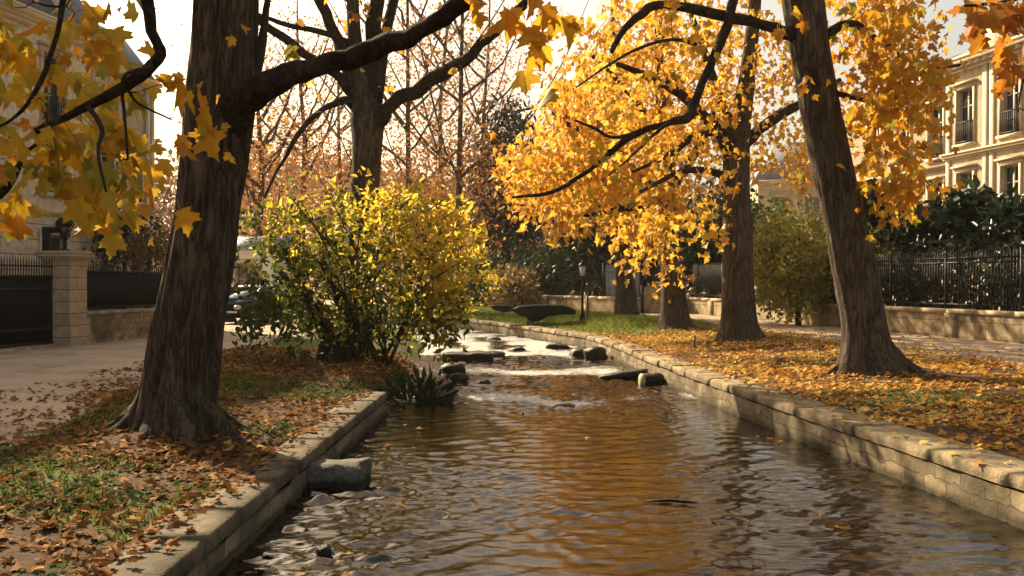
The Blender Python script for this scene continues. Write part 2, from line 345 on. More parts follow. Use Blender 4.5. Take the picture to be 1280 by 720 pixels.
def terrain(X, Y):
    X = np.asarray(X, float); Y = np.asarray(Y, float)
    dl = segdist(X, Y, LB); dr = segdist(X, Y, RB); ins = inpoly(X, Y, POLY)
    left = dl < dr
    hl = 0.30 + 0.10 * sstep(0.4, 3, dl)
    nat = sstep(15.0, 15.5, Y)                                  # natural bank beyond the end of the quay wall
    hn = -0.25 + 0.62 * sstep(-0.1, 1.3, dl)
    walled_l = np.where(dl < 0.22, -0.6, hl + .035 * (vnoise(X, Y, 2.2, 15) - .3) * (dl < .7))
    zl = walled_l * (1 - nat) + hn * nat
    hr = 0.38 + 0.17 * sstep(0.5, 5, dr) + 0.14 * sstep(29, 36, Y) * sstep(1.8, 4.0, dr) * (1 - sstep(4.5, 8.5, dr))
    zr = np.where(dr < 0.34, -0.6, hr - 0.06 * (dr < 0.6))
    z = np.where(left, zl, zr)
    z = np.where(ins, np.where(left & (Y > 15.2), np.maximum(-0.6, -0.25 - 0.5 * dl), -0.6), z)
    out = ~ins & (np.minimum(dl, dr) > 0.6)
    z = z + out * ((vnoise(X, Y, 0.9, 1) - 0.5) * 0.05 + (vnoise(X, Y, 3.1, 2) - 0.5) * 0.02)
    for tx, ty, h, r in TREES_AT:
        z = z + out * h * np.exp(-((X - tx) ** 2 + (Y - ty) ** 2) / r ** 2)
    return z
def tz(x, y): return float(terrain(np.array([x]), np.array([y]))[0])
def left_of(X, Y, pl):                                         # x smaller than the polyline's x at that y
    return X < np.interp(Y, pl[:, 1], pl[:, 0])

def axis(core0, core1, step, far0, far1):
    a = list(np.arange(core0, core1 + 1e-6, step)); s = step
    while a[-1] < far1: s *= 1.25; a.append(a[-1] + s)
    s = step
    while a[0] > far0: s *= 1.25; a.insert(0, a[0] - s)
    return np.array(a)
gx = axis(-14, 14, 0.16, -400, 400); gy = axis(3.5, 48, 0.2, -60, 600)
GX, GY = np.meshgrid(gx, gy)
GZ = terrain(GX, GY)
XW = GX + (vnoise(GX, GY, 1.3, 3) - .5) * 0.9 + (vnoise(GX, GY, 4, 4) - .5) * 0.4
pl_mask = left_of(XW, GY, PATH_L) & (GY > -30)
pr_mask = ~left_of(XW, GY, PATH_R)
GDL = segdist(GX, GY, LB); GDR = segdist(GX, GY, RB)
path = (pl_mask | pr_mask).astype(float)
lawn = sstep(29.5, 33, GY + (vnoise(GX, GY, .8, 5) - .5) * 4) * (~pl_mask & ~pr_mask)
grass_l = (vnoise(GX, GY, 0.55, 6) * .6 + vnoise(GX, GY, 1.7, 7) * .4)
grass = np.clip(np.where(GDL < GDR, sstep(.46, .66, grass_l), sstep(.55, .75, grass_l) * .7) + lawn, 0, 1)
gm, t, b = newmat('ground')
apath = N(t, 'ShaderNodeAttribute', attribute_name='path'); agr = N(t, 'ShaderNodeAttribute', attribute_name='grass')
v = mapping(t, (1, 1, 1))
nA = noisetex(t, v, 1.1, 6, 0.6); nB = noisetex(t, v, 35, 4, 0.7); nC = noisetex(t, v, 9, 5, 0.6)
dirt = ramp(t, nC.outputs[0], [(0.3, (0.035, 0.022, 0.012)), (0.7, (0.085, 0.052, 0.028))])
gcol = ramp(t, nB.outputs[0], [(0.3, (0.03, 0.045, 0.010)), (0.7, (0.10, 0.12, 0.025))])
grav = ramp(t, nA.outputs[0], [(0.28, (0.28, 0.21, 0.15)), (0.5, (0.42, 0.335, 0.25)), (0.75, (0.50, 0.405, 0.31))])
spk = ramp(t, nB.outputs[0], [(0.35, (0.62, 0.6, 0.56)), (0.6, (1.08, 1.06, 1.04))])
gc = mixc(t, 0.8, grav.outputs[0], spk.outputs[0], 'MULTIPLY')
c1 = mixc(t, agr.outputs['Fac'], dirt.outputs[0], gcol.outputs[0]); c2 = mixc(t, apath.outputs['Fac'], c1, gc)
t.links.new(c2, b.inputs['Base Color']); b.inputs['Roughness'].default_value = 0.95; b.inputs['Specular IOR Level'].default_value = 0.1
bA = bump(t, nC.outputs[0], 0.5, 0.05); bB = bump(t, nB.outputs[0], 0.5, 0.012, bA.outputs[0]); t.links.new(bB.outputs[0], b.inputs['Normal'])
idx = np.arange(GX.size).reshape(GX.shape)
quads = np.stack([idx[:-1, :-1], idx[:-1, 1:], idx[1:, 1:], idx[1:, :-1]], -1).reshape(-1, 4)
PV = np.stack([GX, GY, GZ], -1).reshape(-1, 3)
def facemask(mk): return mk.reshape(-1)[quads].mean(1) > 0.5
def sub_mesh(name, keep):
    q = quads[keep]; used = np.unique(q); remap = np.full(len(PV), -1); remap[used] = np.arange(len(used))
    mb = MB(); mb.add_arr(PV[used], remap[q])
    o = mb.build(name, gm, None, True, {'path': path.reshape(-1)[used], 'grass': grass.reshape(-1)[used]})
    return tag(o, kind='structure')
fl = facemask(pl_mask.astype(float)); fr = facemask(pr_mask.astype(float)) & ~fl
sub_mesh('ground', ~fl & ~fr)
tag(sub_mesh('gravel_path', fl), 'pale gravel path on the shaded bank beside the iron gate')
tag(sub_mesh('footpath', fr), 'sandy path on the sunny bank along the low stone wall')

# ------------------------------------------------------------------ water
wx = np.arange(-3.4, 5.8, 0.036); wy = [2.8]
while wy[-1] < 66: wy.append(wy[-1] + max(0.030, 0.0036 * wy[-1]))
wy = np.array(wy); WX, WY = np.meshgrid(wx, wy)
bend = np.interp(WY, [0, 30, 36, 41, 48, 56, 66], [0, 0, -1.6, -5, -11.5, -22, -34])
WXX = WX + bend
ROCKS = [(700, 433, .5), (735, 443, .7), (706, 505, .45), (780, 470, .7), (815, 478, .4), (606, 478, .25), (648, 437, .3), (404, 688, .2), (545, 497, .5), (590, 447, .9), (418, 612, .6)]
def gpt(px, py, z=0.0):
    d = F * (CZ - z) / (py - HY); return ((px - CX) / F * d, d)
rif = np.zeros(WX.shape); foam = np.zeros(WX.shape)
for px, py, s in ROCKS:
    rx, ry = gpt(px, py)
    e = ((WXX - rx) / (s * 1.0 + .25)) ** 2 + ((WY - ry + s * .5) / (s * 1.6 + .3)) ** 2
    foam = np.maximum(foam, np.exp(-e * 0.9) * .30); rif = np.maximum(rif, np.exp(-e * .35))
band = np.exp(-((WY - 17.2 + .5 * np.sin(WXX * 1.3)) / 1.2) ** 2) + .9 * np.exp(-((WY - 22.5 + .7 * np.sin(WXX * 1.1 + 1)) / 1.8) ** 2) + 1.45 * sstep(24, 29, WY) \
    + .45 * np.exp(-((WY - 10.2 + .35 * np.sin(WXX * 1.7 + 2)) / .55) ** 2) * sstep(-1.2, .2, WXX) + .32 * np.exp(-((WY - 9.0 + .3 * WXX) / .5) ** 2)
rif = np.clip(rif + band * .8, 0, 1.3); foam = np.clip(foam * .8 + band * .78, 0, 1)
foam *= 0.35 + 0.9 * vnoise(WXX, WY * .55, 1.6, 9)
wz = ((vnoise(WXX, WY, 1.3, 11) - .5) * .014 + (vnoise(WXX, WY * 1.6, 7.5, 13) - .5) * .008) * (0.35 + 1.5 * rif) + (vnoise(WXX, WY * 2.0, 5.0, 14) - .5) * .016 * rif
wr = np.random.default_rng(77); patch = [.12 + 1.9 * (.55 * vnoise(WXX, WY * .6, .8, 80 + k_) + .45 * vnoise(WXX, WY * .7, 2.1, 84 + k_)) ** 1.5 for k_ in range(4)]
for k_ in range(42):                                             # crossing ripples, mostly running down the stream
    lam = .10 * (4.6 ** wr.uniform()); an = wr.normal() * .75 + math.pi / 2; ph = wr.uniform(0, 6.28)
    kx, ky = math.cos(an) * 2 * math.pi / lam, math.sin(an) * 2 * math.pi / lam
    wz += np.sin(kx * WXX + ky * WY + ph + 1.6 * vnoise(WXX, WY, 1.1, 90 + k_ % 5)) * lam * .0052 * patch[k_ % 4] * (.72 + 1.5 * rif) * np.clip(lam / (.010 * WY), 0, 1)
WV = np.stack([WXX, WY, wz], -1).reshape(-1, 3)
ii = np.arange(WX.size).reshape(WX.shape); wq = np.stack([ii[:-1, :-1], ii[:-1, 1:], ii[1:, 1:], ii[1:, :-1]], -1).reshape(-1, 4)
wm, t, b = newmat('stream_water')
v = mapping(t, (0.75, 2.1, 1.0)); n1 = noisetex(t, v, 3.2, 2, 0.5, 1.0); n2 = noisetex(t, v, 14, 3, 0.6, 0.8); n3 = noisetex(t, v, 1.2, 4, 0.5, 0.6)
fa = N(t, 'ShaderNodeAttribute', attribute_name='foam'); ra = N(t, 'ShaderNodeAttribute', attribute_name='riffle')
c = ramp(t, n3.outputs[0], [(0.3, (0.003, 0.002, 0.001)), (0.7, (0.014, 0.008, 0.003))])
mu = N(t, 'ShaderNodeMath', operation='MULTIPLY'); nf = noisetex(t, mapping(t, (1.3, 1.7, 1)), 8, 9, 0.85, 1.5)
t.links.new(fa.outputs['Fac'], mu.inputs[0]); t.links.new(nf.outputs[0], mu.inputs[1])
fr_ = ramp(t, mu.outputs[0], [(0.27, (0, 0, 0)), (0.38, (0.8, 0.8, 0.8))])
cc = mixc(t, fr_.outputs[0], c.outputs[0], (0.60, 0.60, 0.58)); t.links.new(cc, b.inputs['Base Color'])
rr = N(t, 'ShaderNodeMapRange'); rr.inputs[3].default_value = 0.012; rr.inputs[4].default_value = 0.45; t.links.new(fr_.outputs[0], rr.inputs[0]); t.links.new(rr.outputs[0], b.inputs['Roughness'])
b.inputs['IOR'].default_value = 1.5
b1 = bump(t, n1.outputs[0], 0.12, 0.05); b2 = bump(t, n2.outputs[0], 0.14, 0.014, b1.outputs[0])
t.links.new(b2.outputs[0], b.inputs['Normal'])
mb = MB(); mb.add_arr(WV, wq)
tag(mb.build('stream_water', wm, None, True, {'foam': foam.reshape(-1), 'riffle': rif.reshape(-1)}), 'rippling brown stream between the stone quay walls', kind='structure')

# ------------------------------------------------------------------ quay walls
def resample(pl, step):
    pl = np.asarray(pl, float); d = np.concatenate([[0], np.cumsum(np.linalg.norm(np.diff(pl, axis=0), axis=1))])
    n = max(2, int(d[-1] / step) + 1); s = np.linspace(0, d[-1], n)
    return np.stack([np.interp(s, d, pl[:, k]) for k in range(pl.shape[1])], -1), s
def quay(pl, side, top, name, label, mat, copmat, seed, slab=1.25, endcap=False, wid=.5):
    """side = +1: the stream lies on the right of the line (left bank)"""
    root = empty(name, (pl[0][0], pl[0][1], 0), label, 'wall')
    P, s = resample(pl, 0.09); T = np.gradient(P, axis=0); T /= np.linalg.norm(T, axis=1)[:, None]
    Nn = np.stack([T[:, 1], -T[:, 0]], -1) * side             # towards the water
    zs = np.linspace(-0.35, top - 0.13, 9); V = []; UV = []
    for i in range(len(P)):
        for z in zs:
            q = (s[i] * 6, z * 9, seed)
            off = noise.noise(Vector((s[i] * 2.6, z * 5, seed))) * .03 + noise.noise(Vector((s[i] * 9, z * 12, seed + 3))) * .014 - (z + .1) * .02
            V.append((P[i, 0] + Nn[i, 0] * off, P[i, 1] + Nn[i, 1] * off, z)); UV.append((s[i], z + 5))
    k = len(zs); I = np.arange(len(V)).reshape(len(P), k)
    q = np.stack([I[:-1, :-1], I[1:, :-1], I[1:, 1:], I[:-1, 1:]], -1).reshape(-1, 4)
    mb = MB(); mb.add_arr(np.array(V), q, None, np.array(UV))
    # back and top so that the wall has thickness
    Bk = np.concatenate([np.array([(P[i, 0] - Nn[i, 0] * wid, P[i, 1] - Nn[i, 1] * wid, z) for i in range(len(P)) for z in (-.35, top - .11)])])
    J = np.arange(len(Bk)).reshape(-1, 2)
    mb.add_arr(Bk, np.stack([J[:-1, 0], J[:-1, 1], J[1:, 1], J[1:, 0]], -1), None, np.zeros((len(Bk), 2)))
    for i in ([-1] if endcap else []):
        n_ = 8; vs = []; us = []
        for a in np.linspace(0, 1, n_):
            for z in zs: vs.append((P[i, 0] - Nn[i, 0] * .5 * a, P[i, 1] - Nn[i, 1] * .5 * a + noise.noise(Vector((a * 4, z * 6, seed))) * .02, z)); us.append((a * .5 + 40, z + 5))
        I = np.arange(len(vs)).reshape(n_, k); mb.add_arr(np.array(vs), np.stack([I[:-1, :-1], I[1:, :-1], I[1:, 1:], I[:-1, 1:]], -1).reshape(-1, 4), None, np.array(us))
    mb.build('masonry', mat, root, True)
    # coping of worn slabs
    cb = MB(); R = random.Random(seed); a = 0.0; L = s[-1]
    while a < L - .2:
        ln = R.uniform(.75, 1.25) * slab; e = min(L, a + ln); m_ = max(3, int((e - a) / .11)); m2 = 7
        dz = R.uniform(-.008, .008); w0 = .012 + R.uniform(-.010, .012); w1 = -wid + R.uniform(-.03, .03)
        vs = []
        g = .0015
        for u in np.linspace(a + g, e - g, m_):
            x = np.interp(u, s, P[:, 0]); y = np.interp(u, s, P[:, 1]); nx = np.interp(u, s, Nn[:, 0]); ny = np.interp(u, s, Nn[:, 1])
            edge = min(u - a, e - u); 
            row = []
            prof = [(w0, top - .11), (w0 + .004, top - .07), (w0, top - .022), (w0 - .022, top)] + [(w0 - .022 + (w1 + .02 - w0) * f_, top) for f_ in (.3, .65, 1)] + [(w1 - .02, top - .03), (w1 - .02, top - .11)]
            for j, (wn, z) in enumerate(prof):
                nz = noise.noise(Vector((u * 3, wn * 6 + z * 8, seed))) * .010 + noise.noise(Vector((u * 11, wn * 15, seed + z * 9))) * .006
                ed = -.003 * math.exp(-edge / .02) if j in (3, 4, 5, 6) else 0
                o_ = nz if j < 3 else 0
                chip = max(0, noise.noise(Vector((u * 1.9, seed, 7))) - .15) * .09 if j in (2, 3) else 0
                vs.append((x + nx * (wn + o_ - chip), y + ny * (wn + o_ - chip), z + dz + (nz + ed if j >= 3 else 0) - chip * .6))
        kk = len(prof); I = np.arange(len(vs)).reshape(m_, kk)
        fs = np.stack([I[:-1, :-1], I[1:, :-1], I[1:, 1:], I[:-1, 1:]], -1).reshape(-1, 4)
        base = cb.n; rv = R.random()
        cb.add_arr(np.array(vs), fs, np.full(len(fs), rv))
        for row in (I[0], I[-1]):
            cb.loops.append(row + base); cb.tot.append(np.array([kk])); cb.rn.append(np.array([rv]))
        a = e
    cb.build('coping', copmat, root, False)
    return root

def copmat(name, lo, hi):
    m, t, b = newmat(name); a = N(t, 'ShaderNodeAttribute', attribute_name='rnd')
    r = ramp(t, a.outputs['Fac'], [(0, lo), (1, hi)]); v = mapping(t, (1, 1, 1)); n = noisetex(t, v, 2.2, 7, 0.7); n2 = noisetex(t, v, 45, 4)
    c = mixc(t, 0.8, r.outputs[0], ramp(t, n.outputs[0], [(0.36, (0.25, 0.25, 0.22)), (0.64, (1.45, 1.4, 1.3))]).outputs[0], 'MULTIPLY')
    n5 = noisetex(t, v, 3.1, 5, .6); c = mixc(t, ramp(t, n5.outputs[0], [(0.56, (0, 0, 0)), (0.68, (.75, .75, .75))]).outputs[0], c, (0.05, 0.052, 0.02))
    t.links.new(c, b.inputs['Base Color']); b.inputs['Roughness'].default_value = .9; b.inputs['Specular IOR Level'].default_value = .2
    b1 = bump(t, n.outputs[0], .8, .04); b2 = bump(t, n2.outputs[0], .7, .012, b1.outputs[0]); t.links.new(b2.outputs[0], b.inputs['Normal']); return m
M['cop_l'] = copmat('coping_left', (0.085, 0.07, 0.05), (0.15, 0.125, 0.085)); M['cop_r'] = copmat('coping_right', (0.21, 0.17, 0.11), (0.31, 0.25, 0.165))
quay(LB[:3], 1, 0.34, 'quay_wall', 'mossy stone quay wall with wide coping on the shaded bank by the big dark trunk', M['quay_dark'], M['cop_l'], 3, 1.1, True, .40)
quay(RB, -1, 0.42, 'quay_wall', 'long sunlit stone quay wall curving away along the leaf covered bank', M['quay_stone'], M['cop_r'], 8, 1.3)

# ------------------------------------------------------------------ rocks and other things in the stream
def rock(name, px, py, sx, sy, sz, rz, mat, label, seed, z=-0.05, blocky=0.0, cat='rock', group='stones in the stream', tilt=0.0):
    x, y = gpt(px, py); n = 15; m_ = 9
    R = random.Random(seed); vs = []
    for j in range(m_ + 1):
        ph = math.pi * j / m_ - math.pi / 2
        for i in range(n):
            th = 2 * math.pi * i / n
            c = Vector((math.cos(ph) * math.cos(th), math.cos(ph) * math.sin(th), math.sin(ph)))
            if blocky:
                mx = max(abs(c.x), abs(c.y), abs(c.z)); c = c.lerp(c / mx, blocky)
            f = 1 + noise.noise(c * 1.6 + Vector((seed * 3.1, 0, 0))) * .28 * (1 - blocky * .6) + noise.noise(c * 4 + Vector((seed, 5, 0))) * .10 * (1 - blocky * .4)
            vs.append((c.x * f * sx / 2, c.y * f * sy / 2, c.z * f * sz / 2))
    vs = np.array(vs); ct, st = math.cos(tilt), math.sin(tilt)
    vs = np.stack([vs[:, 0] * ct - vs[:, 2] * st, vs[:, 1], vs[:, 0] * st + vs[:, 2] * ct], -1)
    ca, sa = math.cos(rz), math.sin(rz)
    vs = np.stack([vs[:, 0] * ca - vs[:, 1] * sa, vs[:, 0] * sa + vs[:, 1] * ca, vs[:, 2]], -1)
    I = np.arange(len(vs)).reshape(m_ + 1, n)
    q = np.stack([I[:-1], np.roll(I[:-1], -1, 1), np.roll(I[1:], -1, 1), I[1:]], -1).reshape(-1, 4)
    mb = MB(); mb.add_arr(vs, q); o = mb.build(name, mat, None, blocky < 0.3); o.location = (x, y, z + sz * .3)
    return tag(o, label, cat, group)
def slab(name, px, py, sx, sy, sz, rz, mat, label, seed, z, ch=.035, cuts=7):
    x, y = gpt(px, py); nx, ny, nz = 12, 9, 6; mb = MB()
    def pt(u, v_, w_):
        p_ = Vector(((u - .5) * sx, (v_ - .5) * sy, w_ * sz)); k = Vector(((u - .5) * 2, (v_ - .5) * 2, (w_ - .5) * 2))
        a = sorted((abs(k.x), abs(k.y), abs(k.z)))
        if a[1] > .99: p_ -= Vector((k.x if abs(k.x) > .99 else 0, k.y if abs(k.y) > .99 else 0, k.z if abs(k.z) > .99 else 0)) * ch * (.6 + .8 * abs(noise.noise(p_ * 5 + Vector((seed, 0, 0)))))
        q = p_ + Vector((seed * 1.7, 0, 0)); p_ += Vector((noise.noise(q * 3.5), noise.noise(q * 3.5 + Vector((7, 0, 0))), noise.noise(q * 3.5 + Vector((0, 9, 0))))) * .035
        p_ += Vector((noise.noise(q * 13), noise.noise(q * 13 + Vector((7, 0, 0))), noise.noise(q * 13 + Vector((0, 9, 0))))) * .008
        p_.x += .05 * p_.z / sz * (1 if p_.y > 0 else -.4); return p_
    def side(f, n1, n2):
        V = [tuple(f(a / n1, b_ / n2)) for a in range(n1 + 1) for b_ in range(n2 + 1)]; I = np.arange(len(V)).reshape(n1 + 1, n2 + 1)
        mb.add_arr(np.array(V), np.stack([I[:-1, :-1], I[1:, :-1], I[1:, 1:], I[:-1, 1:]], -1).reshape(-1, 4))
    side(lambda a, b_: pt(a, b_, 1), nx, ny); side(lambda a, b_: pt(a, 1 - b_, 0), nx, ny); side(lambda a, b_: pt(a, 0, b_), nx, nz); side(lambda a, b_: pt(1 - a, 1, b_), nx, nz); side(lambda a, b_: pt(0, 1 - a, b_), ny, nz); side(lambda a, b_: pt(1, a, b_), ny, nz)
    o = mb.build(name, mat, None, False); o.location = (x, y, z); o.rotation_euler = (0, 0, rz); return tag(o, label, 'rock', 'stones in the stream')
slab('stone_block', 418, 606, .62, .50, .33, .04, M['rock_grey'], 'grey flat topped stone block against the shaded quay wall', 2, -.10)
rock('stone', 404, 690, .15, .13, .12, .3, M['rock_dark'], 'small round black stone in the near water beside the shaded wall', 4)
rock('stone', 411, 722, .13, .12, .10, .9, M['rock_dark'], 'black pebble cut by the bottom edge of the photo', 5)
rock('stone', 706, 509, .42, .30, .13, .1, M['rock_dark'], 'low dark stone alone in mid stream with white ripples around it', 6)
rock('stone', 606, 480, .24, .2, .16, .1, M['rock_dark'], 'small dark stone in mid stream just right of the tan boulder', 7)
rock('stone', 546, 500, .55, .5, .55, .5, M['rock_tan'], 'tan boulder at the foot of the dark strap leaved plant', 8, -.02, .45)
rock('stone', 572, 478, .42, .38, .3, .2, M['rock_dark'], 'wet dark stone at the bank behind the tan boulder', 9)
rock('stone', 566, 466, .55, .42, .3, .6, M['rock_dark'], 'dark stone under the yellow bush at the water edge', 10, -.03, .5)
slab('stone', 583, 450, 1.3, .9, .3, .15, M['rock_dark'], 'flat dark slab at the foot of the yellow bush, behind the wet stones', 12, -.1)
slab('stone', 604, 446, 1.0, .7, .22, -.25, M['rock_dark'], 'outermost dark flat slab reaching from the bush bank into the stream', 13, -.08)
rock('stone', 648, 438, .4, .3, .2, .1, M['rock_dark'], 'small dark stone in the foaming far water', 14)
rock('stone', 618, 425, .5, .3, .18, .1, M['rock_dark'], 'farthest dark stone near the bend of the stream', 15)
rock('stone', 697, 436, .75, .42, .26, .15, M['rock_dark'], 'dark wedge of stone in the far riffle left of the stone pile', 16, -.05, .5, tilt=-.1)
rock('stone', 728, 446, .65, .5, .36, .3, M['rock_dark'], 'dark stone lying against the sunny quay wall, left one of the pile', 17, -.05, .5)
rock('stone', 744, 448, .6, .5, .44, .8, M['rock_dark'], 'dark stone in the corner of the sunny quay wall, right one of the pile', 18, -.05, .6)
rock('stone_slab', 779, 473, 1.05, .34, .15, .12, M['rock_dark'], 'long black slab tilted out of the water beside the pale stone drum', 19, .02, .85, tilt=.13)
# pale drum lying on its side
dx, dy = gpt(815, 481)
mb = MB(); Pd = [Vector((dx - .2 + i * .06, dy + .02 * i, .07)) for i in range(8)]
mb.tube(Pd, [.12, .145, .15, .15, .148, .15, .145, .12], 16, lambda i, p, u, b_, th, r: r * (1 + .06 * np.sin(th * 3 + i)))
o = mb.build('stone_drum', M['rock_dark'], None, True); tag(o, 'short round stone drum lying against the sunny quay wall', 'rock', 'stones in the stream')
mb = MB(); mb.tube([Vector((dx - .24, dy - .01, .07)), Vector((dx - .215, dy - .008, .07)), Vector((dx - .195, dy, .07))], [.09, .135, .152], 16); mb.build('cut_end', M['coping_light'], o, True)
# drifting twig
a = Vector((*gpt(808, 628), .008)); c = Vector((*gpt(872, 631), .012)); mid = (a + c) / 2 + Vector((0, .03, .012))
mb = MB(); mb.tube([a, a.lerp(mid, .5), mid, mid.lerp(c, .5), c], [.007, .014, .018, .016, .006], 6); mb.tube([mid, mid + Vector((.08, .05, .03))], [.009, .004], 5)
tag(mb.build('driftwood', M['rock_dark'], None, True), 'thin black piece of driftwood floating in the golden reflections', 'driftwood')
# ------------------------------------------------------------------ leaves and trees
def half_template(pts, fold, curl=.22, stalk=False):
    """pts: outline of one half, stem to tip, (x, y); two faces folded on the midrib"""
    k = len(pts); v = [(x, y, fold * x - curl * y * y) for x, y in pts] + [(-x, y, fold * x - curl * y * y * .7) for x, y in pts[1:-1]]
    right = list(range(k)); left = [0] + list(range(k, k + k - 2)) + [k - 1]; fs = [right, left[::-1]]
    if stalk: n0 = len(v); v += [(-.018, .02, 0), (.018, .02, 0), (.012, -.45, .06), (-.004, -.45, .06)]; fs.append([n0, n0 + 1, n0 + 2, n0 + 3])
    return np.array(v), fs
MAPLE = half_template([(0, 0), (.10, -.06), (.40, -.02), (.30, .14), (.60, .34), (.52, .42), (.60, .58), (.30, .52), (.20, .58), (.22, .76), (.10, .80), (0, 1)], .28, .28, True)
OVAL = half_template([(0, 0), (.26, .22), (.34, .48), (.20, .78), (0, 1)], .35)
SLIM = half_template([(0, 0), (.13, .3), (.12, .65), (0, 1)], .3)
SIMPLE = half_template([(0, 0), (.36, .42), (0, 1)], .3)
LOBED = half_template([(0, 0), (.36, .02), (.27, .22), (.50, .46), (.24, .56), (0, 1)], .3)
POINT = half_template([(0, 0), (.19, .22), (.23, .48), (.11, .78), (0, 1)], .35)
CLOVER = half_template([(0, 0), (.38, .1), (.5, .45), (.3, .8), (0, .75)], .15)
def unit(a): return a / (np.linalg.norm(a, axis=1)[:, None] + 1e-9)
def leaves_into(mb, P, D, size, tpl, r, flat=None):
    """P (k,3) positions, D (k,3) tip directions, size (k,), r (k,) colour index; flat: normals if given"""
    V, Fs = tpl; k = len(P); D = unit(D)
    Nr = rng.normal(size=(k, 3)) if flat is None else flat
    X = unit(np.cross(D, Nr)); Z = np.cross(X, D)
    W = P[:, None, :] + size[:, None, None] * (V[None, :, 0, None] * X[:, None, :] + V[None, :, 1, None] * D[:, None, :] + V[None, :, 2, None] * Z[:, None, :])
    off = np.arange(k)[:, None] * len(V)
    base = mb.n
    mb.v.append(W.reshape(-1, 3)); mb.n += k * len(V)
    nf = len(Fs)
    row = np.concatenate([np.array(f) for f in Fs]); mb.loops.append((off + row[None, :] + base).reshape(-1))
    mb.tot.append(np.tile(np.array([len(f) for f in Fs]), k)); mb.rn.append(np.repeat(r, nf))

def catmull(pts, radii, sub=4):
    P = [Vector(p) for p in pts]; out = []; rr = []
    Q = [P[0] * 2 - P[1]] + P + [P[-1] * 2 - P[-2]]
    for i in range(1, len(Q) - 2):
        p0, p1, p2, p3 = Q[i - 1:i + 3]
        for j in range(sub):
            u = j / sub
            out.append(.5 * ((2 * p1) + (p2 - p0) * u + (2 * p0 - 5 * p1 + 4 * p2 - p3) * u * u + (3 * p1 - p0 - 3 * p2 + p3) * u ** 3))
            rr.append(radii[i - 1] * (1 - u) + radii[i] * u)
    out.append(P[-1]); rr.append(radii[-1]); return out, rr

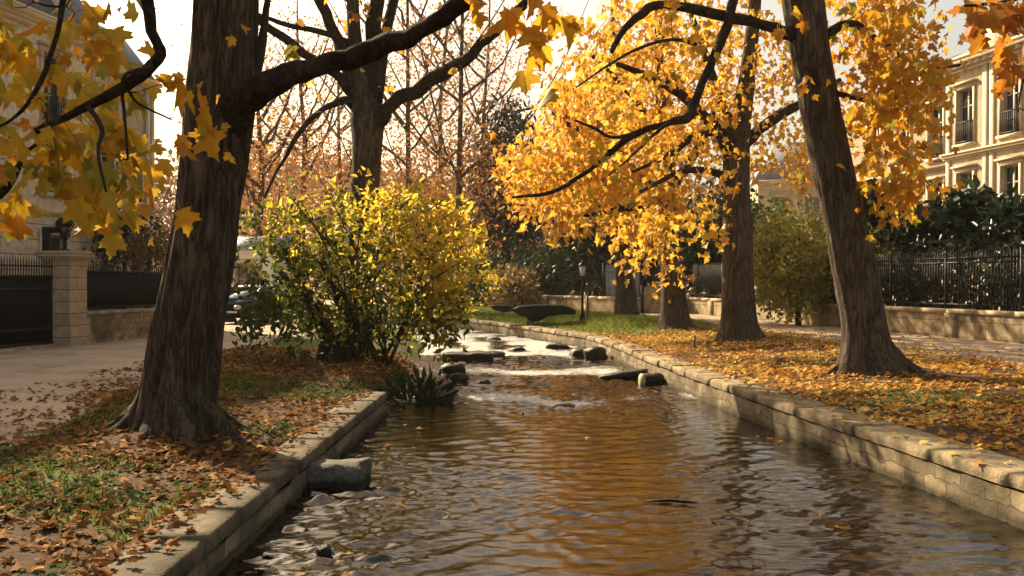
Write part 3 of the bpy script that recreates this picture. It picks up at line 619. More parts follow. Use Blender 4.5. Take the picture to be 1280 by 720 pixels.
class Tree:
    def __init__(s, name, base, label, cat='tree', group=None, seed=1, bark='bark', twig='twig'):
        s.root = empty(name, base, label, cat, group); s.wood = MB(); s.twigs = MB(); s.leaf = MB(); s.R = random.Random(seed); s.seed = seed
        s.sk = []; s.skr = []; s.bark = M[bark]; s.twigm = M[twig]; s.nl = 0; s.limbs = []; s.leafpts = 0
    def trunk(s, pts, radii, nseg=28, rough=.03, flare=0.0, sub=6, lobes=5, freq=9):
        P, R = catmull(pts, radii, sub); z0 = pts[0][2] + .25; sd = s.seed
        def fn(i, p, u, b_, th, r):
            out = np.empty(len(th)); fl = flare * math.exp(-max(0, p[2] - z0) / (r * .75)) if flare else 0
            for k_, t_ in enumerate(th):
                c, sn = math.cos(t_), math.sin(t_)
                q = Vector((c * freq * .45, sn * freq * .45, p[2] * 1.1 + sd)); n1 = noise.noise(q)
                q2 = Vector((c * freq, sn * freq, p[2] * .9 + sd * 2)); n2 = abs(noise.noise(q2))
                big = noise.noise(Vector((c * 1.3, sn * 1.3, p[2] * .8 + sd * 3)))
                lob = .5 + .5 * math.cos(lobes * t_ + sd + big * 1.5)
                out[k_] = r * (1 + .07 * big + fl * (.45 + .9 * lob ** 1.6)) + rough * (n1 * .6 - n2 * 1.1)
            return out
        s.wood.tube(P, R, nseg, fn)
        for p, r in list(zip(P, R))[2::2]: s.sk.append(p); s.skr.append(r)
    def roots(s, base, r, spec):
        for a, ln, rr in spec:                                  # spreading surface roots
            dv = Vector((math.cos(a), math.sin(a), 0)); P = []; RR = []
            for f in (0, .25, .5, .75, 1.0, 1.25):
                q = Vector(base) + dv * (r * .45 + f * ln); q += Vector((-dv.y, dv.x, 0)) * .12 * ln * math.sin(f * 3 + a); g = tz(q.x, q.y)
                q.z = g + (.62 * ln * (1 - f) ** 2.2 if f < 1 else -.02 - .10 * (f - 1) * 4); P.append(q); RR.append(rr * (1.25 - .85 * min(1, f)) )
            P, RR = catmull(P, RR, 4); sd = a * 7
            s.wood.tube(P, RR, 14, lambda i, p, u, b_, th, r_: r_ * (1 + .18 * np.sin(th * 3 + i * .3 + sd) + .08 * np.sin(th * 7 + i)))
    def limb(s, pts, radii, n=9, sub=4, part=True, wig=.5, skel=True):
        P, R = catmull(pts, radii, sub); sd = s.seed + len(s.sk)
        for i in range(1, len(P) - 1): P[i] = P[i] + Vector((noise.noise(Vector((i * .45, sd, 0))), noise.noise(Vector((i * .45, sd, 9))), noise.noise(Vector((i * .45, sd, 21))))) * R[i] * wig
        mb = MB(); mb.tube(P, R, n, lambda i, p, u, b_, th, r: r * (1 + .10 * np.sin(th * 2 + i * .5 + sd) + .05 * np.sin(th * 5 + i)))
        if part: s.limbs.append(mb)
        else: s.twigs.v += mb.v; s.twigs.loops += [l + s.twigs.n for l in mb.loops]; s.twigs.tot += mb.tot; s.twigs.rn += mb.rn; s.twigs.n += mb.n
        if skel:
            for p, r in list(zip(P, R))[1:]: s.sk.append(p); s.skr.append(r)
    def sprays(s, C, nleaf, size, tpl, L=.5, tr=.012, droop=.5, spread=.10, col=None, leafless=0.0, arch=.12, maxlen=6.0, n=4, sizevar=.45, forks=0):
        C = [Vector(c) for c in C]; sk = np.array([tuple(p) for p in s.sk]); skr = list(s.skr); R = s.R
        d0 = [np.min(np.linalg.norm(sk - np.array(c), axis=1)) for c in C]
        order = np.argsort(d0); PP = []; DD = []; SZ = []; RN = []
        for o_ in order:
            c = C[o_]; ca = np.array(c); dd = np.linalg.norm(sk - ca, axis=1)
            dd = dd + np.maximum(0, sk[:, 2] - ca[2]) * .35
            j = int(np.argmin(dd)); s0 = Vector(sk[j]); v = c - s0; ln = v.length
            if ln > maxlen or ln < .02: continue
            side = Vector((R.gauss(0, 1), R.gauss(0, 1), R.gauss(0, 1))) * ln * .10
            m1 = s0.lerp(c, .35) + side + Vector((0, 0, arch * ln)); m2 = s0.lerp(c, .7) - side * .6 + Vector((0, 0, arch * ln * .8))
            d = (c - m2).normalized() * .7 + Vector((R.gauss(0, .4), R.gauss(0, .4), R.gauss(0, .3) - droop * .5)); d.normalize()
            e = c + d * L; r0 = min(skr[j] * .7, tr * (1 + ln * .7))
            pts = [s0, m1, m2, c, c.lerp(e, .55) + Vector((0, 0, .04 * L)), e + Vector((0, 0, -droop * .25 * L))]
            P, RR = catmull(pts, [r0, r0 * .75, r0 * .55, r0 * .38, r0 * .26, r0 * .12], 2)
            s.twigs.tube(P, RR, n, None, False)
            for q_ in range(forks):
                b0 = P[3 + q_ % 6]; dv = Vector((R.gauss(0, .6), R.gauss(0, .6), R.gauss(.25, .5))) + d * .6; dv.normalize(); ll = L * R.uniform(.5, 1.2)
                rq = RR[3 + q_ % 6] * .6; s.twigs.tube([b0, b0 + dv * ll * .5 + Vector((0, 0, .06 * ll)), b0 + dv * ll], [rq, rq * .7, rq * .25], 3, None, False)
            new = np.array([tuple(p) for p in P[2:9]]); sk = np.concatenate([sk, new]); skr += RR[2:9]
            k = 0 if R.random() < leafless else nleaf
            if k:
                k = max(1, int(k * R.uniform(.6, 1.4)))
                tt = rng.uniform(0, 1, k) ** .8; A = np.array(P[4]); 
                seg = np.array([tuple(p) for p in P[4:]]); ti = tt * (len(seg) - 1); i0 = np.minimum(ti.astype(int), len(seg) - 2); fr_ = (ti - i0)[:, None]
                pos = seg[i0] * (1 - fr_) + seg[i0 + 1] * fr_ + rng.normal(size=(k, 3)) * spread
                dr = rng.normal(size=(k, 3)) * .75 + np.array(d)[None] * .4; dr[:, 2] -= droop * 1.2
                PP.append(pos); DD.append(dr); SZ.append(size * rng.uniform(1 - sizevar, 1 + sizevar, k))
                base = R.gauss(0, .13); RN.append(np.clip((col(c) if col else .5) + base + rng.normal(size=k) * .22, 0, 1))
        s.sk = [Vector(p) for p in sk]; s.skr = skr
        if PP: 
            P_ = np.concatenate(PP); leaves_into(s.leaf, P_, np.concatenate(DD), np.concatenate(SZ), tpl, np.concatenate(RN)); s.leafpts += len(P_)
    def done(s, leafmat_, crown='crown'):
        tr = s.wood.build('trunk', s.bark, s.root, True) if s.wood.n else None
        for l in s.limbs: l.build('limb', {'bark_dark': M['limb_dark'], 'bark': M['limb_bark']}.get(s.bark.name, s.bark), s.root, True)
        if s.twigs.n: s.twigs.build('twigs', s.twigm, s.root, True)
        if s.leaf.n: s.leaf.build(crown, leafmat_, s.root, False)
        return s.root

def ell(px, py, rx, ry, d, rd, n, rr=rng, shell=0.0):
    out = []; k = F / d
    while len(out) < n:
        v = rr.uniform(-1, 1, 3); q = np.dot(v, v)
        if q > 1 or q < shell: continue
        D = d + v[1] * rd; c = at(px, py, d); out.append((c.x + v[0] * rx / k, D, c.z + v[2] * ry / k))
    return out
def blob(c, r, n, shell=0.0):
    out = []
    while len(out) < n:
        v = rng.uniform(-1, 1, 3); q = np.dot(v, v)
        if q > 1 or q < shell: continue
        out.append((c[0] + v[0] * r[0], c[1] + v[1] * r[1], c[2] + v[2] * r[2]))
    return out
def pxs(lst, d0, d1=None):
    d1 = d0 if d1 is None else d1; n = len(lst)
    return [at(p[0], p[1], d0 + (d1 - d0) * i / max(1, n - 1)) for i, p in enumerate(lst)], [(p[2] / 2) * (d0 + (d1 - d0) * i / max(1, n - 1)) / F for i, p in enumerate(lst)]

# ---- big dark tree on the left bank
d = 10.45
T = Tree('plane_tree', (-3.5, d, tz(-3.5, d)), 'massive dark furrowed trunk with flared roots on the shaded bank', seed=3, bark='bark_dark')
p, r = pxs([(219, 575, 96), (220, 540, 92), (223, 500, 88), (230, 450, 88), (238, 400, 86), (247, 350, 85), (254, 300, 83), (262, 240, 80), (269, 180, 82), (275, 130, 88), (279, 80, 84), (283, 0, 80), (290, -120, 76), (300, -300, 62), (296, -500, 50)], d)
T.trunk(p, r, 96, .060, .62, 10, 5, 13)
T.roots((-3.5, d, 0), .42, [(-2.7, .50, .13), (-1.9, .42, .12), (-1.2, .60, .15), (-.5, .62, .14), (.3, .5, .12), (3.3, .55, .14), (2.2, .5, .12)])
p, r = pxs([(280, 165, 60), (303, 130, 40), (345, 102, 31), (400, 83, 27), (470, 62, 25), (530, 36, 23), (580, 2, 22), (640, -70, 18), (690, -150, 13)], d, 8.6)
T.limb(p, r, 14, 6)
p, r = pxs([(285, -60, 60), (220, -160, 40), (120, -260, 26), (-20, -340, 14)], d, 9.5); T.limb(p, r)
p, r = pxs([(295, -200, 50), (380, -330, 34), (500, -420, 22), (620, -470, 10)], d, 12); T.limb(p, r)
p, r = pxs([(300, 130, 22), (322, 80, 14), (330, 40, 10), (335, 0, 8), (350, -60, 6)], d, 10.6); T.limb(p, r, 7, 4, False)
T.sprays(ell(120, -330, 260, 150, 10, 2.4, 80) + ell(330, -480, 260, 150, 10.5, 3.0, 100) + ell(60, -200, 120, 60, 11.5, 1.4, 40), 12, .17, OVAL, .5, .013, .6, .12, lambda c: .5, .1)
T.sprays([at(612, 15, 8.8), at(668, 40, 8.6), at(655, 2, 8.6), at(690, 12, 8.5), at(590, -12, 8.9), at(676, 70, 8.6), at(640, -30, 8.6)], 5, .20, MAPLE, .22, .010, 1.2, .06, lambda c: .45)
T.sprays([at(365, 60, 10.2), at(280, 110, 9.8), at(268, 150, 9.8), at(300, 40, 9.7)], 2, .18, MAPLE, .15, .008, 1.0, .05, lambda c: .6)
T.sprays(ell(330, 40, 70, 90, 10.6, .8, 16), 0, .1, OVAL, .5, .008, .3, leafless=1.0)
T.done(M['leaf_amber'])

# ---- maple whose trunk stands out of the frame: its boughs hang into the top left corner
T = Tree('maple_tree', (-5.6, 4.2, tz(-5.6, 4.2)), 'amber leaved maple with dark boughs hanging low over the gate and the path', seed=7, bark='bark_dark')
tb = Vector((-5.6, 4.2, tz(-5.6, 4.2)))
T.trunk([tb + Vector((0, 0, -.3)), tb, tb + Vector((.1, 0, 1.5)), tb + Vector((.2, .1, 3)), tb + Vector((.5, .3, 4.6)), tb + Vector((.6, .5, 6.5))], [.34, .30, .26, .24, .20, .12], 24, .02, .4)
def from_trunk(z, lst, d0, d1, r0=.1):
    p, r = pxs(lst, d0, d1); k = tb + Vector((.25, .2, z)); q = k.lerp(p[0], .5) + Vector((0, 0, .35)); return [k, q] + p, [r0, (r0 + r[0]) / 2] + r
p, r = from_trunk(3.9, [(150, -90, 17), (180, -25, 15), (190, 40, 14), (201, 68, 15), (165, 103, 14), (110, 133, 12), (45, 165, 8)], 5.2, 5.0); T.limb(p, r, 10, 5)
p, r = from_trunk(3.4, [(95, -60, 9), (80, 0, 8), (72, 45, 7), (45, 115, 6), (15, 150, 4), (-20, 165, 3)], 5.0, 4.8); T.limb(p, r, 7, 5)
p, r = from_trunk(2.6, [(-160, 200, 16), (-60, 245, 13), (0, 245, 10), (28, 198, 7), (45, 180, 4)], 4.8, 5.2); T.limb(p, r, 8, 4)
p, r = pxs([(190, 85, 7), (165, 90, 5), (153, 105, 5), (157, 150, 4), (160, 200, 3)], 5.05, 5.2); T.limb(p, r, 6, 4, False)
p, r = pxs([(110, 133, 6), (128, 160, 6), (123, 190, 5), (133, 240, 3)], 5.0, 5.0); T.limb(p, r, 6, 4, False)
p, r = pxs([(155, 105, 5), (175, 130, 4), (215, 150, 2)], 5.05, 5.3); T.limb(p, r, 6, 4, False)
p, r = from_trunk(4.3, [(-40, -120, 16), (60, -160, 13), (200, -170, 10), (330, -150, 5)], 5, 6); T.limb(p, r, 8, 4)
pts = ell(60, 40, 85, 60, 5.6, 1.0, 11) + ell(30, 130, 60, 55, 5.4, .9, 9) + ell(115, 150, 80, 65, 5.5, .9, 14) + ell(105, 215, 95, 48, 5.5, .8, 18) + ell(30, 235, 50, 35, 5.3, .7, 6) + ell(180, 110, 40, 50, 5.5, .6, 4) + ell(175, 200, 35, 45, 5.6, .6, 5) + ell(120, 20, 50, 35, 5.7, .7, 5)
pts = [c_ for c_ in pts if not (35 < CX + c_[0] / c_[1] * F < 120 and HY - (c_[2] - CZ) / c_[1] * F > 222)]
T.sprays(pts, 5, .118, MAPLE, .22, .006, 1.0, .07, lambda c: .60)
T.sprays([at(270, 150, 5.6), at(238, 118, 5.5), at(225, 180, 5.7), at(22, 240, 5.2), at(142, 258, 5.2), at(205, 245, 5.6), at(225, 90, 5.5)], 3, .13, MAPLE, .12, .006, 1.2, .05, lambda c: .45)
T.sprays(ell(100, 120, 140, 120, 5.4, .7, 50), 0, .1, OVAL, .3, .006, .4, leafless=1.0)
T.sprays(blob((-4.5, 4.0, 6.2), (2.2, 2.2, 1.2), 50) + blob((-5.3, 8.2, 6.3), (2.3, 2.2, 1.3), 70), 12, .17, MAPLE, .35, .01, .8, .14, lambda c: .5)  # second blob is unseen crown added to shade the hanging boughs
T.done(M['leaf_olive'])

# ---- forked tree behind the bush
d = 22.3
T = Tree('forked_tree', at(445, 447, d), 'forked tree, bare below an added shading crown, rising out of the yellow bush on the left bank', seed=12, bark='bark')
p, r = pxs([(438, 470, 60), (440, 440, 50), (446, 380, 42), (452, 300, 37), (456, 240, 35), (459, 190, 37), (460, 150, 43), (456, 122, 34), (447, 80, 22), (443, 40, 17), (441, 0, 15), (436, -90, 10)], d)
T.trunk(p, r, 36, .02, .3, 6, 5, 9)
for lst, d1 in (([(463, 150, 28), (466, 100, 23), (467, 60, 21), (471, 0, 20), (478, -90, 16), (480, -200, 8)], 22.3),
                ([(470, 130, 18), (479, 60, 13), (492, 5, 12), (515, -70, 9), (530, -150, 5)], 22.8),
                ([(450, 135, 20), (441, 108, 16), (430, 70, 15), (416, 35, 14), (399, 0, 12), (380, -50, 9), (365, -120, 5)], 21.6),
                ([(466, 160, 26), (480, 142, 20), (500, 124, 18), (540, 101, 17), (580, 76, 15), (610, 48, 14), (640, 20, 12), (670, -8, 10), (720, -60, 6)], 20.5),
                ([(447, 130, 15), (432, 105, 12), (400, 80, 12), (360, 52, 11), (324, 25, 9), (295, 5, 7), (250, -30, 4)], 21.5),
                ([(446, 135, 12), (430, 126, 10), (405, 137, 8), (378, 160, 7), (358, 195, 5), (343, 220, 4), (331, 247, 3)], 21.0),
                ([(420, 60, 9), (440, 55, 9), (400, 40, 7), (360, 32, 6), (322, 18, 5)], 21.5)):
    p, r = pxs(lst, d, d1); T.limb(p, r, 9, 4)
T.sprays(ell(440, 30, 130, 90, 22, 2.5, 80) + ell(380, 130, 90, 90, 22, 1.5, 70) + ell(560, 40, 90, 60, 21.5, 1.5, 40) + ell(440, -120, 200, 90, 22, 3.5, 60), 2, .16, OVAL, .6, .014, .3, .08, lambda c: .6, .8, forks=4)
T.sprays(ell(450, -150, 150, 105, 22.5, 3.2, 220), 15, .19, LOBED, .6, .014, .6, .2, lambda c: .6)  # unseen leafy crown, added to dapple the right bank with shade
T.sprays([at(460, 10, 22), at(440, 25, 22), at(470, 20, 22), at(445, 42, 22), at(550, 8, 21)], 4, .2, MAPLE, .2, .012, .8, .08, lambda c: .7)
T.done(M['leaf_gold'])

# ---- leaning tree on the right bank
d = 16.4
T = Tree('leaning_tree', at(1085, 460, d), 'thick bare trunk leaning left on the leaf covered right bank, nearest tree there', seed=21, bark='bark')
p, r = pxs([(1090, 490, 74), (1087, 462, 68), (1083, 435, 60), (1079, 400, 56), (1070, 350, 54), (1060, 300, 53), (1047, 240, 50), (1034, 180, 49), (1022, 120, 48), (1012, 60, 48), (1003, 0, 52), (992, -80, 50), (985, -200, 40), (990, -380, 24)], d)
T.trunk(p, r, 60, .030, .5, 8, 5, 10)
T.roots((5.87, 16.4, 0), .36, [(-2.6, .5, .10), (-1.9, .35, .09), (-1.2, .45, .10), (-.4, .75, .12), (.4, .5, .1), (3.2, .5, .11)])
for lst, d1 in (([(1003, 30, 26), (985, 43, 17), (950, 30, 14), (900, 20, 13), (850, 9, 12), (818, 8, 11), (790, 27, 10), (773, 48, 8), (764, 66, 5)], 15.6),
                ([(990, -100, 30), (950, -110, 19), (922, -60, 15), (916, 0, 13), (906, 40, 12), (889, 78, 11), (870, 122, 11), (861, 146, 12), (838, 153, 9), (795, 167, 9), (776, 180, 8), (735, 214, 6), (690, 240, 5), (640, 247, 3)], 15.0),
                ([(1022, 112, 12), (1048, 118, 7), (1085, 126, 6), (1110, 126, 5), (1150, 108, 4), (1170, 92, 2)], 15.6),
                ([(1015, 60, 14), (1060, 30, 9), (1110, 60, 8), (1136, 82, 8), (1165, 85, 6), (1200, 82, 3)], 15.2),
                ([(1000, -60, 30), (1060, -130, 20), (1140, -170, 14), (1230, -160, 8)], 15.5),
                ([(990, -200, 30), (930, -280, 20), (840, -320, 12), (760, -310, 6)], 16)):
    p, r = pxs(lst, d, d1); T.limb(p, r, 9, 5)
p, r = pxs([(792, 167, 6), (765, 172, 5), (742, 160, 4), (718, 150, 3)], 15.1, 15); T.limb(p, r, 5, 4, False)
p, r = pxs([(870, 55, 6), (840, 50, 5), (800, 60, 4), (760, 82, 3), (720, 110, 2)], 15.4, 15); T.limb(p, r, 5, 4, False)
p, r = pxs([(838, 152, 5), (815, 170, 4), (790, 195, 3), (760, 220, 2)], 15.1, 15.3); T.limb(p, r, 5, 4, False)
amber = lambda c: .48
def offtrunk(C):
    o = []
    for c_ in C:
        px_ = CX + c_[0] / c_[1] * F; py_ = HY - (c_[2] - CZ) / c_[1] * F
        tx_ = np.interp(py_, [0, 60, 120, 180, 240, 300], [1003, 1012, 1022, 1034, 1047, 1060])
        if abs(px_ - tx_) > 52 or c_[1] > 17.2: o.append(c_)
    return o
T.sprays(offtrunk(ell(1095, 60, 70, 70, 15.8, 1.6, 50) + ell(1090, 170, 70, 80, 16, 1.6, 48) + ell(1080, 240, 45, 36, 16.2, 1.1, 15) + ell(1135, 120, 50, 55, 15.8, 1.2, 24) + ell(1085, 130, 60, 50, 17.5, 1.0, 36) + ell(1100, 20, 80, 40, 17, 1.2, 36) + ell(1060, 20, 50, 50, 16.6, 1.3, 20) + ell(1120, 225, 45, 40, 16, .9, 14)), 10, .135, MAPLE, .40, .010, .9, .15, amber)
T.sprays(ell(1010, -160, 200, 110, 16, 2.6, 50), 10, .15, MAPLE, .4, .012, .8, .15, amber)
T.sprays(ell(850, 50, 80, 55, 15.4, .9, 24) + ell(760, 190, 100, 60, 15.1, .6, 22), 4, .13, MAPLE, .25, .007, .9, .08, lambda c: .55, .35)
T.sprays([at(1010, 100, 15.7), at(1020, 112, 15.7), at(995, 10, 15.7), at(1000, 25, 15.6), at(978, 40, 15.7)], 3, .16, MAPLE, .15, .006, 1.1, .06, amber)
T.done(M['leaf_amber'])

# ---- tree out of the frame on the right: red brown leaves in the top right corner
T = Tree('maple_tree', (8.6, 9.5, tz(8.6, 9.5)), 'amber brown maple leaves on a bough hanging in at the top right corner', seed=31, bark='bark_dark')
tb = Vector((8.6, 9.5, tz(8.6, 9.5)))
T.trunk([tb + Vector((0, 0, -.3)), tb, tb + Vector((-.1, 0, 1.5)), tb + Vector((-.2, 0, 3)), tb + Vector((-.3, -.1, 4.8)), tb + Vector((-.2, 0, 7.0))], [.30, .27, .24, .22, .18, .10], 24, .02, .4)
p, r = from_trunk(3.6, [(1420, -60, 14), (1340, -40, 10), (1280, -5, 7), (1240, 5, 5), (1205, 8, 3)], 9.2, 8.4, .09); T.limb(p, r, 8, 4)
p, r = from_trunk(3.2, [(1400, 40, 10), (1330, 50, 7), (1290, 70, 4), (1276, 110, 3), (1272, 140, 2)], 9.2, 8.6, .07); T.limb(p, r, 7, 4)
T.sprays([at(1205, 3, 8.4), at(1225, 20, 8.4), at(1232, 35, 8.5), at(1250, 10, 8.5), at(1255, 45, 8.5), at(1272, 20, 8.5), at(1268, 50, 8.6), at(1280, 40, 8.5), at(1262, 0, 8.6), at(1240, -5, 8.6)], 4, .16, MAPLE, .2, .007, 1.1, .07, lambda c: .5)
T.sprays([at(1268, 95, 8.6), at(1275, 130, 8.6)], 3, .12, MAPLE, .1, .005, 1.1, .04, lambda c: .5)
T.sprays(blob((8.2, 9.4, 6.3), (1.8, 1.8, 1.2), 70), 9, .18, MAPLE, .3, .01, .8, .1, lambda c: .5)
T.done(M['leaf_red'])

# ---- golden trees along the right bank
gold = lambda c: .52 + .12 * noise.noise(Vector(c) * .7)
d = 25.0
T = Tree('golden_tree', at(922, 420, d), 'golden tree with a straight dark trunk beside the sandy path, left of the leaning one', group='golden trees along the right bank', seed=41, bark='bark')
p, r = pxs([(926, 445, 56), (924, 420, 48), (923, 390, 42), (922, 340, 39), (922, 300, 37), (921, 240, 34), (920, 195, 34), (926, 150, 26), (933, 100, 20), (940, 40, 17), (946, -40, 13), (950, -150, 6)], d); T.trunk(p, r, 40, .022, .45, 6)
for lst, d1 in (([(918, 200, 24), (902, 165, 19), (880, 145, 15), (850, 118, 12), (815, 98, 10), (770, 80, 6)], 24),
                ([(923, 190, 22), (945, 165, 15), (968, 148, 13), (1000, 130, 10), (1050, 100, 6)], 25.5),
                ([(920, 230, 12), (890, 215, 9), (850, 215, 8), (800, 240, 5)], 23),
                ([(918, 170, 12), (895, 110, 12), (875, 50, 9), (850, -20, 6)], 26),
                ([(905, 165, 10), (870, 170, 9), (835, 195, 7), (790, 215, 4)], 24.5)):
    p, r = pxs(lst, d, d1); T.limb(p, r, 8, 4)
T.sprays(ell(865, 60, 120, 90, 24.6, 2.6, 80) + ell(850, 165, 110, 65, 24.6, 2.0, 54) + ell(955, 80, 55, 85, 25.5, 2.0, 28) + ell(985, 190, 35, 60, 26, 1.3, 24) + ell(890, -60, 140, 50, 25, 2.4, 20), 15, .155, LOBED, .5, .012, .8, .19, gold)
T.sprays(ell(830, 292, 62, 34, 22, .9, 22) + ell(885, 250, 30, 55, 23, .8, 10) + ell(790, 315, 30, 14, 22, .4, 5) + ell(845, 330, 22, 12, 22, .4, 4), 10, .17, LOBED, .45, .010, .9, .14, lambda c: .75)
T.done(M['leaf_gold'])
d = 31.0
T = Tree('golden_tree', at(843, 407, d), 'golden tree on the right bank, middle trunk of the row of three', group='golden trees along the right bank', seed=42, bark='bark')
p, r = pxs([(846, 425, 46), (844, 405, 37), (842, 370, 31), (839, 320, 28), (836, 270, 26), (832, 200, 22), (828, 120, 18), (824, 40, 12), (820, -60, 6)], d); T.trunk(p, r, 32, .02, .4, 5)
for lst, d1 in (([(838, 260, 16), (800, 220, 12), (750, 180, 9), (700, 150, 5)], 30), ([(836, 240, 14), (870, 190, 11), (900, 120, 7)], 32), ([(832, 180, 12), (790, 120, 9), (740, 70, 5)], 30.5), ([(838, 270, 10), (790, 260, 8), (730, 270, 4)], 29)):
    p, r = pxs(lst, d, d1); T.limb(p, r, 8, 4)
T.sprays(ell(775, 140, 105, 100, 30.5, 2.8, 108) + ell(720, 205, 85, 50, 30, 2.2, 65) + ell(790, 245, 65, 45, 29.5, 1.8, 45) + ell(860, 90, 65, 100, 31.5, 2, 35) + ell(800, 10, 85, 50, 31, 2.6, 28) + ell(660, 215, 45, 22, 30, 1, 9), 16, .20, LOBED, .55, .013, .8, .21, gold)
T.done(M['leaf_gold'])
d = 38.5
T = Tree('golden_tree', at(783, 394, d), 'golden tree behind the lamp lawn, farthest and thinnest trunk of the row of three', group='golden trees along the right bank', seed=43, bark='bark')
p, r = pxs([(786, 408, 38), (784, 393, 29), (782, 360, 25), (779, 310, 22), (776, 260, 20), (772, 200, 16), (768, 100, 9), (765, 0, 4)], d); T.trunk(p, r, 26, .02, .4, 5)
for lst, d1 in (([(778, 290, 12), (740, 250, 9), (690, 220, 5)], 37), ([(775, 250, 11), (810, 200, 8), (840, 150, 5)], 39), ([(774, 230, 10), (730, 180, 7), (690, 140, 4)], 38)):
    p, r = pxs(lst, d, d1); T.limb(p, r, 7, 4)
T.sprays(ell(735, 175, 75, 95, 38, 3.4, 120) + ell(700, 245, 60, 42, 37.5, 2.2, 65) + ell(800, 220, 55, 75, 38.5, 2.6, 60) + ell(765, 80, 60, 60, 38, 3, 40), 17, .24, OVAL, .6, .014, .8, .24, gold)
T.done(M['leaf_gold'])

# ---- the yellow-green bush on the left bank
d = 20.5
T = Tree('yellow_bush', at(455, 445, d), 'big loose bush turning from green to bright yellow at the water edge', 'bush', seed=51, twig='twig')
c0 = at(450, 455, d); R = random.Random(3)
for k in range(22):
    a = R.uniform(0, 2 * math.pi); tx = R.uniform(-140, 150); ty = -R.uniform(60, 225)
    e = at(455 + tx, 448 + ty, d + math.sin(a) * 1.3); q = c0 + Vector((R.uniform(-.6, .6), R.uniform(-.5, .5), -.1)); mid = q.lerp(e, .5) + Vector((0, 0, .5))
    T.limb([q, q.lerp(mid, .5) + Vector((R.uniform(-.1, .1), 0, .1)), mid, e], [.035, .028, .02, .007], 6, 4, False)
p, r = pxs([(425, 460, 30), (430, 430, 24), (436, 400, 20), (420, 360, 14), (400, 320, 8)], 20.3); T.limb(p, r, 9, 4)
p, r = pxs([(412, 462, 22), (404, 440, 20), (410, 410, 16), (380, 370, 10), (350, 340, 6)], 20.2); T.limb(p, r, 9, 4)
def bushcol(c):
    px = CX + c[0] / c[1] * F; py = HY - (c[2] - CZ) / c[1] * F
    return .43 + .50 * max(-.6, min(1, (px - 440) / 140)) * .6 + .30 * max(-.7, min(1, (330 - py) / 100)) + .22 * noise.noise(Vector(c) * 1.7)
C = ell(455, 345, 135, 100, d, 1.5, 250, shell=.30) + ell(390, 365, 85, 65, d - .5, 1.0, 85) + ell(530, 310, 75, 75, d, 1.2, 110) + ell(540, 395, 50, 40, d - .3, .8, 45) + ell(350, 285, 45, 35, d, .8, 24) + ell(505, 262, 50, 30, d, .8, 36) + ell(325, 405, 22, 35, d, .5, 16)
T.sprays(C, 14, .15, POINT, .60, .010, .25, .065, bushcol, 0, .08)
C = [c_ for c_ in C if CX + c_[0] / c_[1] * F > (360 if HY - (c_[2] - CZ) / c_[1] * F > 338 else 303)]
C += ell(450, 412, 85, 26, d - .3, .9, 60) + ell(395, 405, 40, 34, d - .4, .6, 30) + ell(545, 415, 45, 28, d - .3, .6, 26)
spk = [at(px_, py_, d + R.uniform(-.5, .5)) for px_, py_ in ((420, 235), (432, 250), (408, 258), (330, 258), (345, 265), (362, 262), (590, 285), (575, 270), (600, 300), (500, 250), (520, 245), (545, 262), (470, 262), (485, 250), (606, 345), (604, 372), (320, 300), (330, 322), (372, 425), (560, 275), (450, 265), (395, 270), (598, 325))]
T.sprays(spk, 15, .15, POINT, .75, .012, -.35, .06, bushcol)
T.done(M['leaf_bush'], 'foliage')

# dark strap-leaved plant at the end of the quay wall
T = Tree('strap_leaf_plant', (-1.75, 16.3, -.05), 'dark green strap leaved plant spilling over the end of the shaded quay wall', 'plant', seed=55)
mb = MB(); k = 150; c = at(520, 478, 16.4)
P = np.array(blob((c.x, c.y + .2, .12), (.52, .45, .26), k)); Dd = unit(P - np.array([c.x, c.y + .2, -.25])) + rng.normal(size=(k, 3)) * .35
leaves_into(T.leaf, P, Dd, rng.uniform(.18, .33, k), SLIM, rng.uniform(0, 1, k))
T.limb([(c.x, c.y + .3, -.3), (c.x + .1, c.y + .2, 0), (c.x + .2, c.y, .3)], [.03, .02, .01], 6, 3, False); T.done(M['herb_dark'], 'foliage')

